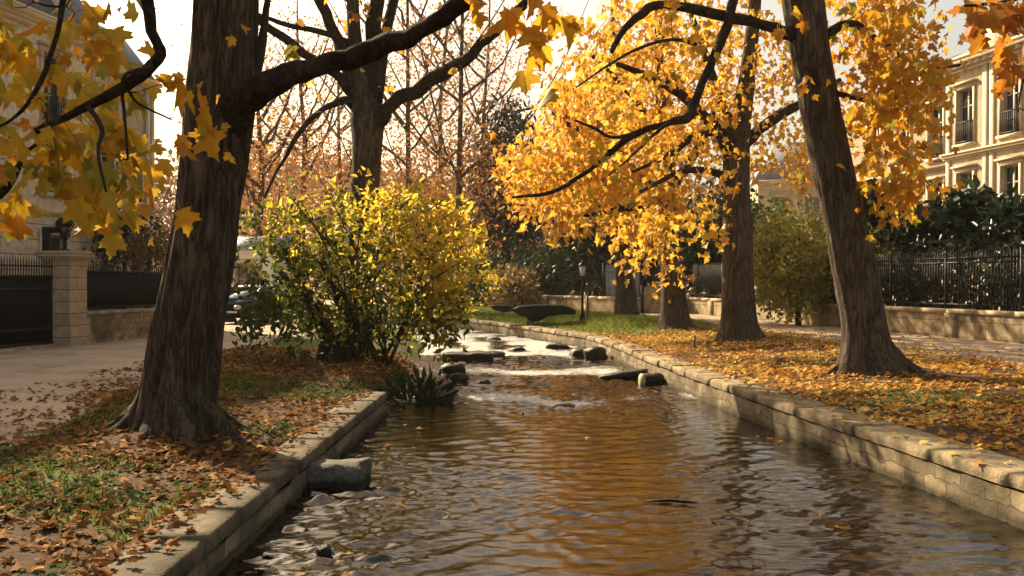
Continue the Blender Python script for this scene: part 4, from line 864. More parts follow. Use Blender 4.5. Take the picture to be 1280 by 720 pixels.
# ---- bare brown trees in the background
grp = 'bare russet trees in the hazy background'
BG = [(330, 52, 26, 40, 'bare russet tree behind the parked car, just right of the massive trunk'), (385, 58, 22, -30, 'russet tree filling the gap left of the forked tree'),
      (510, 50, 20, -160, 'tall slender grey tree just right of the forked trunk'), (545, 60, 18, -120, 'thin bare tree with twin stems over the bush top'),
      (575, 47, 22, -180, 'bare pale tree with upswept limbs above the right end of the bush'), (600, 66, 18, -60, 'slim brown tree beside the dark conifer'),
      (425, 74, 18, 20, 'faint russet tree far behind the forked trunk'),
      (300, 70, 20, 60, 'low russet tree above the white outbuilding')]
for i, (px, dd, wpx, top, lab) in enumerate(BG):
    T = Tree('bare_tree', at(px, 352 + F * 1.55 / dd, dd), lab, group=grp, seed=60 + i, bark='bark_far', twig='twig_brown')
    R = random.Random(90 + i); yb = 352 + F * 1.5 / dd + 6; lean = R.uniform(-12, 16)
    hh = yb - top
    wpx *= .48
    p, r = pxs([(px, yb, wpx), (px + lean * .5 + R.uniform(-4, 4), yb - hh * .25, wpx * .75), (px + lean * .4, yb - hh * .5, wpx * .55), (px + lean * 1.2, yb - hh * .75, wpx * .35), (px + lean * 1.4, top, wpx * .12)], dd); T.trunk(p, r, 12, .02, .3, 4)
    for k in range(11):
        f = R.uniform(.15, .7); x0 = px + lean * f; y0 = yb - hh * f; sx = R.choice((-1, 1)) * R.uniform(.25, 1); ln = hh * R.uniform(.18, .36) * (1.2 - f)
        p, r = pxs([(x0, y0, wpx * .40), (x0 + sx * ln * .45, y0 - ln * .35, wpx * .28), (x0 + sx * ln * .85, y0 - ln * .8, wpx * .2), (x0 + sx * ln * (1.0 + .5 * R.random()), y0 - ln * 1.5, wpx * .06)], dd, dd + R.uniform(-2.5, 2.5)); T.limb(p, r, 6, 4, wig=3.0)
    low = top > 0
    T.sprays(ell(px + lean, (top + yb) / 2 - hh * .10, 66 if not low else 78, hh * .42, dd, 3.0, 230), 9 if low else 5, .17, SIMPLE, 1.3, .009, .2, .40, lambda c: .5, .1 if low else .35, .1, 12.0, 3, forks=10)
    T.sprays(ell(px + lean, 120, 85, 120, dd, 3.0, 110), 10, .17, SIMPLE, 1.3, .009, .2, .45, lambda c: .5, .3, .1, 12.0, 3, forks=8)
    T.sprays(ell(px + lean, 235, 75, 80, dd, 3.0, 130), 12, .18, SIMPLE, 1.0, .010, .3, .45, lambda c: .45, .1, .1, 12.0, 3, forks=3)
    T.done(M['leaf_russet'])

# far wood closing the view
mb = MB(); nL = 52000
th = rng.uniform(-.62, .62, nL); dist = rng.uniform(88, 122, nL); X = np.tan(th) * dist
hgt = 8.5 + 4.5 * vnoise(X, np.zeros(nL), .09, 31) + 3.0 * vnoise(X, np.zeros(nL), .35, 32)
Z = .4 + hgt * rng.uniform(0, 1, nL) ** .8 
leaves_into(mb, np.stack([X, dist, Z], -1), rng.normal(size=(nL, 3)), rng.uniform(.45, .9, nL), SIMPLE, np.clip(vnoise(X, dist, .12, 33) + rng.normal(size=nL) * .15, 0, 1))
tag(mb.build('far_wood', M['wood_far'], None, False), 'faint brown far-off wood closing the view behind the trees', 'wood', kind='stuff')

# ---- evergreens and shrubs in the middle distance
def shrub(name, px, py, rx, ry, d, rd, n, nl, size, tpl, mat, label, seed, cat='shrub', group=None, bark='bark', trunk_w=8, base_py=None, col=None, droop=.3, spread=.22, crown='foliage', L=.5, extra=None):
    by = 352 + F * 1.45 / d if base_py is None else base_py
    T = Tree(name, at(px, by, d), label, cat, group, seed, bark)
    p, r = pxs([(px, by + 6, trunk_w), (px, by - (by - py) * .4, trunk_w * .8), (px + 2, py, trunk_w * .6), (px, py - ry * .6, trunk_w * .3)], d); T.trunk(p, r, 10, .01, .2, 4)
    C = ell(px, py, rx, ry, d, rd, n)
    if extra:
        for e in extra: C += ell(*e)
    T.sprays(C, nl, size, tpl, L, .012, droop, spread, col, 0, .05, 12, 3); return T.done(mat, crown)
shrub('dark_conifer', 634, 235, 40, 105, 62, 2.4, 230, 22, .5, SLIM, M['conifer'], 'tall dark evergreen between the bare trees and the golden crowns', 101, 'tree', None, 'bark_far', 12, None, None, .6, .45, 'crown', .9)
shrub('evergreen_tree', 745, 300, 50, 60, 52, 2.6, 150, 20, .34, OVAL, M['leaf_dark'], 'dark evergreen behind the lamp post', 102, 'tree', None, 'bark_far', 10, None, None, .4, .35, 'crown', .7)
shrub('evergreen_tree', 800, 295, 45, 65, 54, 2.6, 140, 20, .34, OVAL, M['leaf_dark'], 'dark evergreen behind the thin farthest golden trunk', 103, 'tree', None, 'bark_far', 10, None, None, .4, .35, 'crown', .7)
shrub('round_tree', 686, 345, 27, 28, 55, 1.3, 90, 20, .26, OVAL, M['leaf_green'], 'small round pale green tree behind the dark platform', 104, 'tree', None, 'bark_far', 5, None, None, .3, .3, 'crown', .5)
shrub('shrub', 640, 362, 28, 25, 52, 1.3, 80, 20, .24, OVAL, M['leaf_tan'], 'tan autumn shrub on the far lawn below the dark conifer', 105)
shrub('shrub', 606, 350, 22, 30, 56, 1.3, 80, 20, .26, OVAL, M['leaf_green'], 'grey green shrub at the right edge of the yellow bush', 106)
shrub('shrub', 660, 330, 18, 18, 58, 1.2, 40, 20, .26, OVAL, M['leaf_green'], 'dull green shrub between the conifer and the small round tree', 107)
shrub('shrub', 998, 322, 66, 64, 33.0, 1.5, 250, 22, .13, OVAL, M['leaf_hedge'], 'rounded yellow green shrub bulging over the low wall behind the leaning tree', 108, col=lambda c: .68 + .25 * noise.noise(Vector(c) * 1.4), spread=.15, L=.35, extra=[(960, 330, 22, 45, 33.2, 1.0, 40), (1040, 335, 40, 50, 33.5, 1.2, 60), (995, 370, 55, 24, 32.8, 1.0, 70)])
shrub('shrub', 1095, 325, 32, 42, 30.8, .8, 60, 16, .16, OVAL, M['leaf_hedge'], 'dull shrub beside the railings just right of the leaning trunk', 109, col=lambda c: .25, spread=.18, L=.4)
shrub('hedge_tree', 890, 300, 45, 62, 47, 1.6, 130, 22, .28, OVAL, M['leaf_dark'], 'dark hedge tree behind the straight trunked golden tree', 110, 'tree', None, 'bark_far', 8, None, None, .4, .3, 'crown', .6)
shrub('hedge_tree', 955, 300, 40, 50, 46, 1.6, 110, 22, .28, OVAL, M['leaf_green'], 'green hedge tree behind the rounded yellow green shrub', 111, 'tree', None, 'bark_far', 8, None, None, .4, .3, 'crown', .6)
def hedge(name, a, b_, h0, h1, w_, n, size, mat, label):
    T = Tree(name, (a[0], a[1], .4), label, 'hedge', None, 140); rr2 = np.random.default_rng(8)
    for k in range(7):
        q = Vector((a[0] + (b_[0] - a[0]) * (k + .5) / 7, a[1] + (b_[1] - a[1]) * (k + .5) / 7, .3)); T.limb([q, q + Vector((.1, 0, .6)), q + Vector((-.05, .1, h1 * .8))], [.05, .04, .015], 6, 3, False)
    u = rng.uniform(0, 1, n); C = np.stack([a[0] + (b_[0] - a[0]) * u + rng.uniform(-w_, w_, n), a[1] + (b_[1] - a[1]) * u, rng.uniform(h0, h1, n) + .5 * vnoise(u * 14, u * 0, 1.0, 61)], -1)
    T.sprays(C, 15, size, OVAL, .35, .010, .3, .2, lambda c: .4, 0, .05, 6, 3); return T.done(mat, 'foliage')
hedge('clipped_hedge', (13.3, 22.5), (10.0, 39), .6, 2.5, .35, 520, .17, M['leaf_dark'], 'dark hedge close behind the open iron railing under the glossy shrubs')
lo = [('big_leaf_shrub', 1100, 278, 45, 42, 32.2, 'glossy dark big leaved shrub touching the leaning trunk, behind the railings'), ('big_leaf_shrub', 1170, 288, 45, 36, 30.2, 'glossy dark big leaved shrub behind the middle of the railings'),
      ('big_leaf_shrub', 1225, 284, 42, 36, 28.6, 'glossy dark big leaved shrub with upright tips under the house windows'), ('big_leaf_shrub', 1285, 288, 45, 34, 27, 'glossy dark big leaved shrub cut by the right edge of the photo')]
for i, (nm, px, py, rx, ry, dd, lab) in enumerate(lo):
    shrub(nm, px, py, rx, ry, dd, .8, 90, 13, .38, SLIM if i % 2 else OVAL, M['leaf_dark'], lab, 120 + i, 'shrub', 'big leaved shrubs behind the railings', 'bark', 6, None, lambda c: .4, -.1, .16, 'foliage', .35)
shrub('shrub', 155, 296, 36, 34, 33.5, .8, 70, 16, .16, OVAL, M['leaf_dark'], 'dark shrub behind the left railing beside the cream house', 130, spread=.2)
shrub('shrub', 185, 310, 34, 20, 32, .8, 50, 16, .13, OVAL, M['leaf_tan'], 'dull brown shrub behind the left railing next to the massive trunk', 131, col=lambda c: .1, spread=.2)

# ------------------------------------------------------------------ left gate, pillar and railing
LINE_L = lambda y: -11.4 + .17 * (y - 25.4)
def leftpt(y, z): return np.array((LINE_L(y), y, z))
TL = np.array((.17, 1, 0.)); TL /= np.linalg.norm(TL); NL = np.array((TL[1], -TL[0], 0))
zp = .40
py0 = 25.4
pil = empty('gate_pillar', (LINE_L(py0), py0, zp), 'square banded stone pillar with moulded cap beside the black gate', 'pillar')
c = leftpt(py0, 0)
def pillar_box(mb, w, z0, z1, uvs=True):
    e1 = TL * w; e2 = NL * w; o = c - e1 / 2 - e2 / 2
    v = [o, o + e1, o + e1 + e2, o + e2]; vs = [np.array((a[0], a[1], z)) for z in (z0, z1) for a in v]
    for f in ((0, 1, 5, 4), (1, 2, 6, 5), (2, 3, 7, 6), (3, 0, 4, 7)):
        q = [vs[k] for k in f]; mb.add(q, [(0, 1, 2, 3)], .5, [(0.1, z0), (w + .1, z0), (w + .1, z1), (0.1, z1)])
    mb.add([vs[k] for k in (4, 5, 6, 7)], [(0, 1, 2, 3)], .5, [(0.1, 0.1)] * 4)
mb = MB(); pillar_box(mb, .86, zp - .3, zp + .62); mb.build('plinth', M['pillar_stone'], pil)
mb = MB(); pillar_box(mb, .74, zp + .62, zp + 2.12); mb.build('shaft', M['pillar_stone'], pil)
mb = MB()
for w, z0, z1 in ((.80, 2.12, 2.17), (.90, 2.17, 2.23), (1.02, 2.23, 2.33), (.94, 2.33, 2.38)): pillar_box(mb, w, zp + z0, zp + z1)
mb.build('cap', M['pillar_stone'], pil)
zt = zp + 2.38; lb = Vector((c[0], c[1], zt))
lan = empty('lantern', lb, 'black iron lantern on top of the stone gate pillar', 'lamp')
mb = MB(); mb.lathe(lb, [(.0, 0), (.12, 0), (.12, .03), (.06, .06), (.045, .16), (.08, .19), (.05, .22), (.04, .28), (.10, .32), (.11, .34), (0, .34)], 10); mb.build('stem', M['iron'], lan, True)
mb = MB()
for k in range(4):
    a = math.pi / 4 + k * math.pi / 2; q = Vector((math.cos(a), math.sin(a), 0)); mb.tube([lb + q * .09 + Vector((0, 0, .33)), lb + q * .14 + Vector((0, 0, .5)), lb + q * .22 + Vector((0, 0, .68))], [.014, .013, .014], 5)
mb.build('cradle', M['iron'], lan)
mb = MB(); mb.lathe(lb + Vector((0, 0, .36)), [(.0, 0), (.09, 0), (.19, .30), (.0, .30)], 8); mb.build('glass', M['glass'], lan)
mb = MB(); mb.lathe(lb + Vector((0, 0, .66)), [(.0, 0), (.24, 0), (.25, .03), (.20, .12), (.12, .20), (.05, .22), (.05, .27), (0, .29)], 10); mb.build('hood', M['iron'], lan, True)
mb = MB(); mb.box(np.array(lb) + np.array((-.50, -.05, .44)), (.40, .05, .04), (0, .14, 0), (0, 0, .16)); mb.box(np.array(lb) + np.array((-.56, -.06, .0)), (.17, 0, 0), (0, .15, 0), (0, 0, .62)); mb.build('shade_block', M['iron'], lan)  # dark boxes added beside the lantern for the shaded opening behind it
# gate
g0, g1 = 20.6, 24.85
gate = empty('iron_gate', tuple(leftpt(g0, .42)), 'black iron gate backed with sheet metal beside the stone pillar', 'gate')
zg = .40
mb = MB(); mb.box(leftpt(g0, zg + .08), TL * 4.3, NL * .015, (0, 0, 1.62)); mb.build('panel', M['iron_sheet'], gate)
mb = MB()
for zz, h in ((.06, .07), (.42, .05), (1.40, .05), (1.70, .06), (1.96, .04)): mb.box(leftpt(g0, zg + zz) + NL * .017, TL * 4.3, NL * .04, (0, 0, h))
mb.build('rail', M['iron'], gate)
mb = MB()
for k in range(44):
    q = leftpt(g0, zg + .1) + TL * (.05 + k * .098) + NL * .02; mb.box(q, TL * .022, NL * .022, (0, 0, 1.98))
    top = q + np.array((0, 0, 1.98)); mb.add([top, top + TL * .022, top + TL * .022 + NL * .022, top + NL * .022, top + TL * .011 + NL * .011 + np.array((0, 0, .14))], [(0, 1, 4), (1, 2, 4), (2, 3, 4), (3, 0, 4)])
o = mb.build('bars', M['iron'], gate)
mb = MB(); mb.box(leftpt(g0, zg - .25) - NL * .05, TL * 4.3, NL * .25, (0, 0, .29)); tag(mb.build('gate_step', M['coping'], None), 'low stone sill under the black gate', 'sill')
# railing on its rubble wall
w0, w1 = 25.9, 33.0; LW = (w1 - w0) / TL[1]
wl = empty('rubble_wall', tuple(leftpt(w0, .3)), 'low rubble stone wall under the left iron railing', 'wall')
def wallstrip(mb, o, T_, N_, L, th, z0, z1):
    n = max(2, int(L / .3)); vs = []; uv = []
    for i in range(n + 1):
        a = L * i / n
        for z in (z0, z1): vs.append(o + T_ * a + N_ * th + np.array((0, 0, z - o[2]))); uv.append((a, z + 3))
    I = np.arange(len(vs)).reshape(n + 1, 2); mb.add_arr(np.array(vs), np.stack([I[:-1, 0], I[1:, 0], I[1:, 1], I[:-1, 1]], -1), None, np.array(uv))
    for (a, s_) in ((0, 1), (L, -1)):
        q = o + T_ * a; v4 = [q + N_ * th, q, q, q + N_ * th]; v4 = [np.array((v4[k][0], v4[k][1], (z0, z0, z1, z1)[k])) for k in range(4)]; mb.add(v4, [(0, 1, 2, 3)], .5, [(0, z0), (th, z0), (th, z1), (0, z1)])
    v4 = [o, o + T_ * L, o + T_ * L, o]; mb.add([np.array((v4[k][0], v4[k][1], (z0, z0, z1, z1)[k])) for k in range(4)], [(0, 1, 2, 3)], .5, [(0, z0), (L, z0), (L, z1), (0, z1)])
mb = MB(); wallstrip(mb, leftpt(w0, .1) - NL * .2, TL, NL, LW, .4, .1, 1.12); mb.build('masonry', M['rubble'], wl)
mb = MB()
a = 0
while a < LW:
    e = min(LW, a + rnd.uniform(.9, 1.3)); mb.box(leftpt(w0, 1.12) - NL * .24 + TL * a, TL * (e - a - .008), NL * .48, (0, 0, .09 + rnd.uniform(-.004, .004))); a = e
mb.build('coping', M['coping'], wl)
rl = empty('iron_railing', tuple(leftpt(w0, 1.21)), 'black iron railing with sheet backing on the rubble wall left of the massive trunk', 'railing')
mb = MB(); mb.box(leftpt(w0, 1.25) - NL * .05, TL * LW, NL * .012, (0, 0, 1.05)); mb.build('panel', M['iron_sheet'], rl)
mb = MB()
for zz in (1.27, 2.24): mb.box(leftpt(w0, zz) - NL * .037, TL * LW, NL * .04, (0, 0, .05))
mb.build('rail', M['iron'], rl)
mb = MB(); k = 0
while k * .12 < LW:
    q = leftpt(w0, 1.22) + TL * (.05 + k * .12) - NL * .035; h = 1.16
    mb.box(q, TL * .022, NL * .022, (0, 0, h)); tp = q + np.array((0, 0, h)); mb.add([tp, tp + TL * .022, tp + TL * .022 + NL * .022, tp + NL * .022, tp + TL * .011 + NL * .011 + np.array((0, 0, .12))], [(0, 1, 4), (1, 2, 4), (2, 3, 4), (3, 0, 4)]); k += 1
mb.build('bars', M['iron'], rl)

# ------------------------------------------------------------------ right low wall, railing
def seg_frame(a, b_):
    T_ = np.array((b_[0] - a[0], b_[1] - a[1], 0.)); L = np.linalg.norm(T_); T_ /= L; return T_, np.array((-T_[1], T_[0], 0.)), L
rw = empty('low_stone_wall', (WALL_R[0][0], WALL_R[0][1], .5), 'long low pale stone wall along the sandy right hand path', 'wall')
mw = MB(); mc = MB(); mp = MB(); zb = .56
for a, b_ in zip(WALL_R[:-1], WALL_R[1:]):
    T_, N_, L = seg_frame(a, b_); o = np.array((a[0], a[1], zb - .35)); 
    wallstrip(mw, o - N_ * .18, T_, N_, L, .36, zb - .35, zb + .62)
    x = 0
    while x < L - .02:
        e = min(L, x + rnd.uniform(1.0, 1.6)); mc.box(np.array((a[0], a[1], zb + .62)) + T_ * x - N_ * .22, T_ * (e - x - .008), N_ * .44, (0, 0, .11 + rnd.uniform(-.004, .004))); x = e
    for x in np.arange(2.2, L, 4.2): mp.box(np.array((a[0], a[1], zb - .3)) + T_ * x - N_ * .235, T_ * .46, N_ * .47, (0, 0, .915)); 
mw.build('masonry', M['low_wall'], rw); mc.build('coping', M['coping_light'], rw); mp.build('pier', M['low_wall'], rw)
rr_ = empty('iron_railing', (WALL_R[1][0], WALL_R[1][1], zb + .73), 'open black iron railing standing on the low pale wall on the right', 'railing')
mb = MB(); mr_ = MB(); mps = MB(); cnt = 0
for si, (a, b_) in enumerate(zip(WALL_R[:4], WALL_R[1:5])):
    T_, N_, L = seg_frame(a, b_); o = np.array((a[0], a[1], 0.)); z0 = zb + .73; H = 1.42
    for zz in (.10, 1.18, 1.30): mr_.box(o + N_ * -.02 + np.array((0, 0, z0 + zz)), T_ * L, N_ * .04, (0, 0, .035))
    for x in np.arange(.06, L, .115): 
        q = o + T_ * x - N_ * .011 + np.array((0, 0, z0)); mb.box(q, T_ * .022, N_ * .022, (0, 0, H)); tp = q + np.array((0, 0, H)); mb.add([tp, tp + T_ * .022, tp + T_ * .022 + N_ * .022, tp + N_ * .022, tp + T_ * .011 + N_ * .011 + np.array((0, 0, .10))], [(0, 1, 4), (1, 2, 4), (2, 3, 4), (3, 0, 4)])
    for x in np.arange(.0, L, 2.9): mps.box(o + T_ * x - N_ * .03 + np.array((0, 0, z0)), T_ * .06, N_ * .06, (0, 0, H + .1))
mb.build('bars', M['iron'], rr_); mr_.build('rail', M['iron'], rr_); mps.build('post', M['iron'], rr_)
# tan board gate and grey gate beyond the golden trunks
for nm, x0, x1, yy, h, mt, lab in (('board_gate', 805, 829, 45.6, 1.25, 'wood_tan', 'tan wooden board gate between the two golden tree trunks'), ('metal_gate', 757, 800, 47.5, 2.3, 'zinc', 'tall grey metal gate behind the thin golden trunk')):
    a = at(x0, 352, yy); b_ = at(x1, 352, yy); g = empty(nm, (a.x, yy, .5), lab, 'gate'); mb = MB(); n = 10; W = b_.x - a.x
    for k in range(n): mb.box((a.x + W * k / n, yy, .5), (W / n - .012, 0, 0), (0, .04, 0), (0, 0, h))
    mb.build('boards', M[mt], g); mb = MB()
    for zz in (.25, h - .3): mb.box((a.x - .02, yy - .043, .5 + zz), (W + .03, 0, 0), (0, .04, 0), (0, 0, .09))
    mb.build('rail', M[mt], g); mb = MB()
    for xx in (a.x - .14, b_.x + .01): mb.box((xx, yy - .05, .4), (.12, 0, 0), (0, .12, 0), (0, 0, h + .2))
    mb.build('post', M['iron'], g)

# ------------------------------------------------------------------ buildings
def facade(root, A, B, z0, z1, wins, mat, recess=.22, wname='wall', rail=True, zuv=0.0):
    A = np.array((A[0], A[1], 0.)); B = np.array((B[0], B[1], 0.)); T_ = B - A; L = np.linalg.norm(T_); T_ /= L; N_ = np.array((T_[1], -T_[0], 0.))
    us = sorted({0.0, L, *[w_[0] for w_ in wins], *[w_[1] for w_ in wins]}); vs = sorted({z0, z1, *[w_[2] for w_ in wins], *[w_[3] for w_ in wins]})
    us = [u for u in us if 0 <= u <= L]; P = lambda u, v_, n_=0.0: A + T_ * u + N_ * n_ + np.array((0, 0, v_))
    mb = MB()
    for u0, u1 in zip(us[:-1], us[1:]):
        for v0, v1 in zip(vs[:-1], vs[1:]):
            um, vm_ = (u0 + u1) / 2, (v0 + v1) / 2
            if any(w_[0] < um < w_[1] and w_[2] < vm_ < w_[3] for w_ in wins): continue
            mb.add([P(u0, v0), P(u1, v0), P(u1, v1), P(u0, v1)], [(0, 1, 2, 3)], .5, [(u0, v0), (u1, v0), (u1, v1), (u0, v1)])
    for w_ in wins:
        u0, u1, v0, v1 = w_[:4]
        for (a, b_) in (((u0, v0), (u0, v1)), ((u0, v1), (u1, v1)), ((u1, v1), (u1, v0)), ((u1, v0), (u0, v0))):
            mb.add([P(*a), P(*b_), P(*b_, -recess), P(*a, -recess)], [(0, 1, 2, 3)], .5, [(0, 0), (.1, 0), (.1, .1), (0, .1)])
    mb.build(wname, mat, root)
    for w_ in wins:
        u0, u1, v0, v1 = w_[:4]; kind = w_[4] if len(w_) > 4 else 'w'
        f = MB(); t_ = .07; dep = -recess + .02
        for (a0, a1, b0, b1) in ((u0, u0 + t_, v0, v1), (u1 - t_, u1, v0, v1), (u0 + t_, u1 - t_, v1 - t_, v1), (u0 + t_, u1 - t_, v0, v0 + t_), ((u0 + u1) / 2 - .045, (u0 + u1) / 2 + .045, v0 + t_, v1 - t_), (u0 + t_, (u0 + u1) / 2 - .045, v0 + (v1 - v0) * .68, v0 + (v1 - v0) * .68 + .05), ((u0 + u1) / 2 + .045, u1 - t_, v0 + (v1 - v0) * .68, v0 + (v1 - v0) * .68 + .05)):
            f.box(P(a0, b0, dep), T_ * (a1 - a0), N_ * .06, (0, 0, b1 - b0))
        wo = f.build('window', M['win_frame'], root)
        g = MB(); g.add([P(u0, v0, -recess + .012), P(u1, v0, -recess + .012), P(u1, v1, -recess + .012), P(u0, v1, -recess + .012)], [(0, 1, 2, 3)]); g.build('pane', M['glass'], wo)
        s_ = MB(); mo = .13
        for (a0, a1, b0, b1) in ((u0 - mo, u0, v0, v1), (u1, u1 + mo, v0, v1), (u0 - mo - .05, u1 + mo + .05, v1, v1 + .2), (u0 - mo - .06, u1 + mo + .06, v0 - .12, v0)):
            s_.box(P(a0, b0, -.01), T_ * (a1 - a0), N_ * (.07 if b0 >= v0 else .14), (0, 0, b1 - b0))
        if kind in ('w', 'b'): s_.box(P(u0 - mo - .12, v1 + .2, -.01), T_ * (u1 - u0 + 2 * mo + .24), N_ * .17, (0, 0, .07))
        s_.build('surround', M['trim'], wo)
        if kind == 'b':
            r_ = MB(); hh = .85
            for zz in (.06, hh): r_.box(P(u0 - .02, v0 + zz, .06), T_ * (u1 - u0 + .04), N_ * .03, (0, 0, .035))
            nb = 9
            for k in range(nb + 1): 
                u = u0 + (u1 - u0) * k / nb; r_.box(P(u - .009, v0, .066), T_ * .018, N_ * .018, (0, 0, hh))
                if k < nb:
                    cc = P(u + (u1 - u0) / nb / 2, v0 + .32 + .2 * (k % 2), .075); ring = [cc + T_ * .05 * math.cos(q) + np.array((0, 0, .10 * math.sin(q))) for q in np.linspace(0, 2 * math.pi, 10)]; r_.tube([Vector(p_) for p_ in ring], .008, 4, None, False)
            r_.build('balcony_rail', M['iron'], wo)
        if kind == 's':
            sh = MB()
            for a0 in (u0 - (u1 - u0) / 2 - .02, u1 + .02): sh.box(P(a0, v0, .03), T_ * (u1 - u0) / 2, N_ * .05, (0, 0, v1 - v0))
            sh.build('shutter', M['shutter'], wo)
    return P, T_, N_, L
def moulding(root, P, T_, N_, L, z, steps, name, mat, u0=0.0, ext=0.0):
    mb = MB(); zz = z
    for h, out in steps: mb.box(P(u0 - ext, zz, -.05), T_ * (L - u0 + 2 * ext), N_ * (.05 + out), (0, 0, h)); zz += h
    return mb.build(name, mat, root)
def shell(root, corners, z0, z1, mat, name='side_wall'):
    """walls through the listed corners, open polyline"""
    mb = MB()
    for a, b_ in zip(corners[:-1], corners[1:]):
        L = math.dist(a, b_); mb.add([(a[0], a[1], z0), (b_[0], b_[1], z0), (b_[0], b_[1], z1), (a[0], a[1], z1)], [(0, 1, 2, 3)], .5, [(0, z0), (L, z0), (L, z1), (0, z1)])
    mb.build(name, mat, root)

# cream house on the left
A = (-17.3, 14.0); B = (-13.95, 33.8)
hl = empty('cream_house', (A[0], A[1], .4), 'cream stone town house with a slate mansard roof behind the iron gate', 'house')
cols = [17.5, 13.6, 9.7, 5.8, 1.9]
up = [w_ for u in cols for w_ in ((u - .55, u + .55, 4.75, 6.45, 'w'), (u - .55, u + .55, 6.95, 9.1, 'b'))]
P, T_, N_, L = facade(hl, A, B, 4.2, 9.7, up, M['pale_cream'], wname='upper_wall')
P2, *_ = facade(hl, A, B, .1, 4.05, [(u - .62, u + .62, .5 if i == 0 else 1.2, 3.45, 'd') for i, u in enumerate(cols)], M['rustic'], wname='rusticated_wall')
moulding(hl, P, T_, N_, L, 4.05, [(.07, .06), (.08, .12)], 'string_course', M['trim'], ext=.06)
moulding(hl, P, T_, N_, L, 6.62, [(.05, .05), (.06, .10)], 'string_course', M['trim'], ext=.05)
moulding(hl, P, T_, N_, L, 9.7, [(.12, .10), (.10, .22), (.12, .38), (.08, .44)], 'cornice', M['trim'], ext=.3)
mb = MB()
for v0 in np.arange(.1, 9.3, .47): mb.box(P(L - .55, v0, -.01), T_ * .555, N_ * .045, (0, 0, .43))
mb.build('quoins', M['trim'], hl)
In = -N_
C1 = np.array(B) ; dpt = 9.0
c3 = (B[0] + In[0] * dpt, B[1] + In[1] * dpt); c4 = (A[0] + In[0] * dpt, A[1] + In[1] * dpt)
shell(hl, [B, c3, c4, A], .1, 10.1, M['cream'])
def mansard(root, P, L, dpt, z0, z1, inset, mat, name='roof', over=.2):
    o = [P(-over, z0, over), P(L + over, z0, over), P(L + over, z0, -dpt - over), P(-over, z0, -dpt - over)]
    i_ = [P(inset, z1, -inset), P(L - inset, z1, -inset), P(L - inset, z1, -dpt + inset), P(inset, z1, -dpt + inset)]
    tp = [P(dpt / 2, z1 + .5, -dpt / 2), P(L - dpt / 2, z1 + .5, -dpt / 2)]
    mb = MB(); mb.add(o + i_ + tp, [(0, 1, 5, 4), (1, 2, 6, 5), (2, 3, 7, 6), (3, 0, 4, 7), (4, 5, 9, 8), (5, 6, 9), (6, 7, 8, 9), (7, 4, 8), (3, 2, 1, 0)]); return mb.build(name, mat, root)
roof = mansard(hl, P, L, dpt, 10.12, 13.75, 1.6, M['slate'])  # upper roof heightened to throw shade over the left bank
for u in (17.2, 12.8, 8.4):
    dm = MB(); 
    for (a0, a1, b0, b1) in ((u - .65, u - .5, 10.3, 11.7), (u + .5, u + .65, 10.3, 11.7), (u - .75, u + .75, 11.7, 11.84)): dm.box(P(a0, b0, .05), T_ * (a1 - a0), In * 1.2, (0, 0, b1 - b0))
    d_ = dm.build('dormer', M['white_wall'], roof); 
# rear wing of the house
A2 = (-14.75, 34.1); B2 = (-13.95, 38.6)
h2 = empty('rear_wing', (A2[0], A2[1], .4), 'pale pilastered wing with a grey roof behind the cream house, left of the massive trunk', 'house')
P, T_, N_, L = facade(h2, A2, B2, .1, 9.4, [(.9, 1.9, 5.0, 7.2, 'w'), (2.9, 3.8, 5.0, 7.2, 'w'), (.9, 1.9, 1.3, 3.5, 'w'), (2.9, 3.8, 1.3, 3.5, 'w')], M['cream'])
mb = MB()
for u in (.05, .5, 2.1, 2.45, 4.0, 4.35): mb.box(P(u, .1, -.01), T_ * .22, N_ * .13, (0, 0, 9.2))
mb.build('pilaster', M['trim'], h2); moulding(h2, P, T_, N_, L, 9.4, [(.12, .15), (.16, .35)], 'cornice', M['trim'], ext=.2)
In = -N_; shell(h2, [B2, (B2[0] + In[0] * 7, B2[1] + In[1] * 7), (A2[0] + In[0] * 7, A2[1] + In[1] * 7), A2], .1, 9.6, M['cream']); mansard(h2, P, L, 7, 9.66, 11.4, .8, M['slate'])

# stone houses on the right
def rightline(y, off): return (22.3 - .2 * (y - 22) + off, y)
hr = empty('stone_house', (*rightline(26, 0), .5), 'honey stone house with iron window balconies above the glossy shrubs at the right edge', 'house')
A = rightline(41.3, -.45); B = rightline(22.0, -.45)
cols = [1.25, 3.9, 6.6, 9.3, 12.0, 14.7]
wins = [w_ for u in cols for w_ in ((u - .5, u + .5, 7.55, 9.75, 'b'), (u - .5, u + .5, 4.3, 6.4, 'w'), (u - .5, u + .5, 1.2, 3.3, 'w'))]
P, T_, N_, L = facade(hr, A, B, .2, 10.5, wins, M['cream'])
if True:
    moulding(hr, P, T_, N_, L, 7.0, [(.08, .08), (.10, .20), (.06, .26)], 'string_course', M['trim'], ext=.1)
    moulding(hr, P, T_, N_, L, 3.8, [(.08, .08), (.10, .18)], 'string_course', M['trim'], ext=.1)
    moulding(hr, P, T_, N_, L, 10.5, [(.14, .12), (.12, .28), (.14, .46), (.08, .52)], 'cornice', M['trim'], ext=.3)
    mb = MB()
    for k in range(int(L / .45)): mb.box(P(.1 + k * .45, 10.62, .2), T_ * .16, N_ * .16, (0, 0, .13))
    mb.build('dentils', M['trim'], hr)
    mb = MB()
    for u in (.05, 2.35, 2.75, 5.1): mb.box(P(u, .2, -.01), T_ * .28, N_ * .06, (0, 0, 10.3))
    mb.build('pilaster', M['trim'], hr)
In = -N_; shell(hr, [B, (B[0] + In[0] * 9, B[1] + In[1] * 9), (A[0] + In[0] * 9, A[1] + In[1] * 9), A], .2, 10.9, M['cream'])
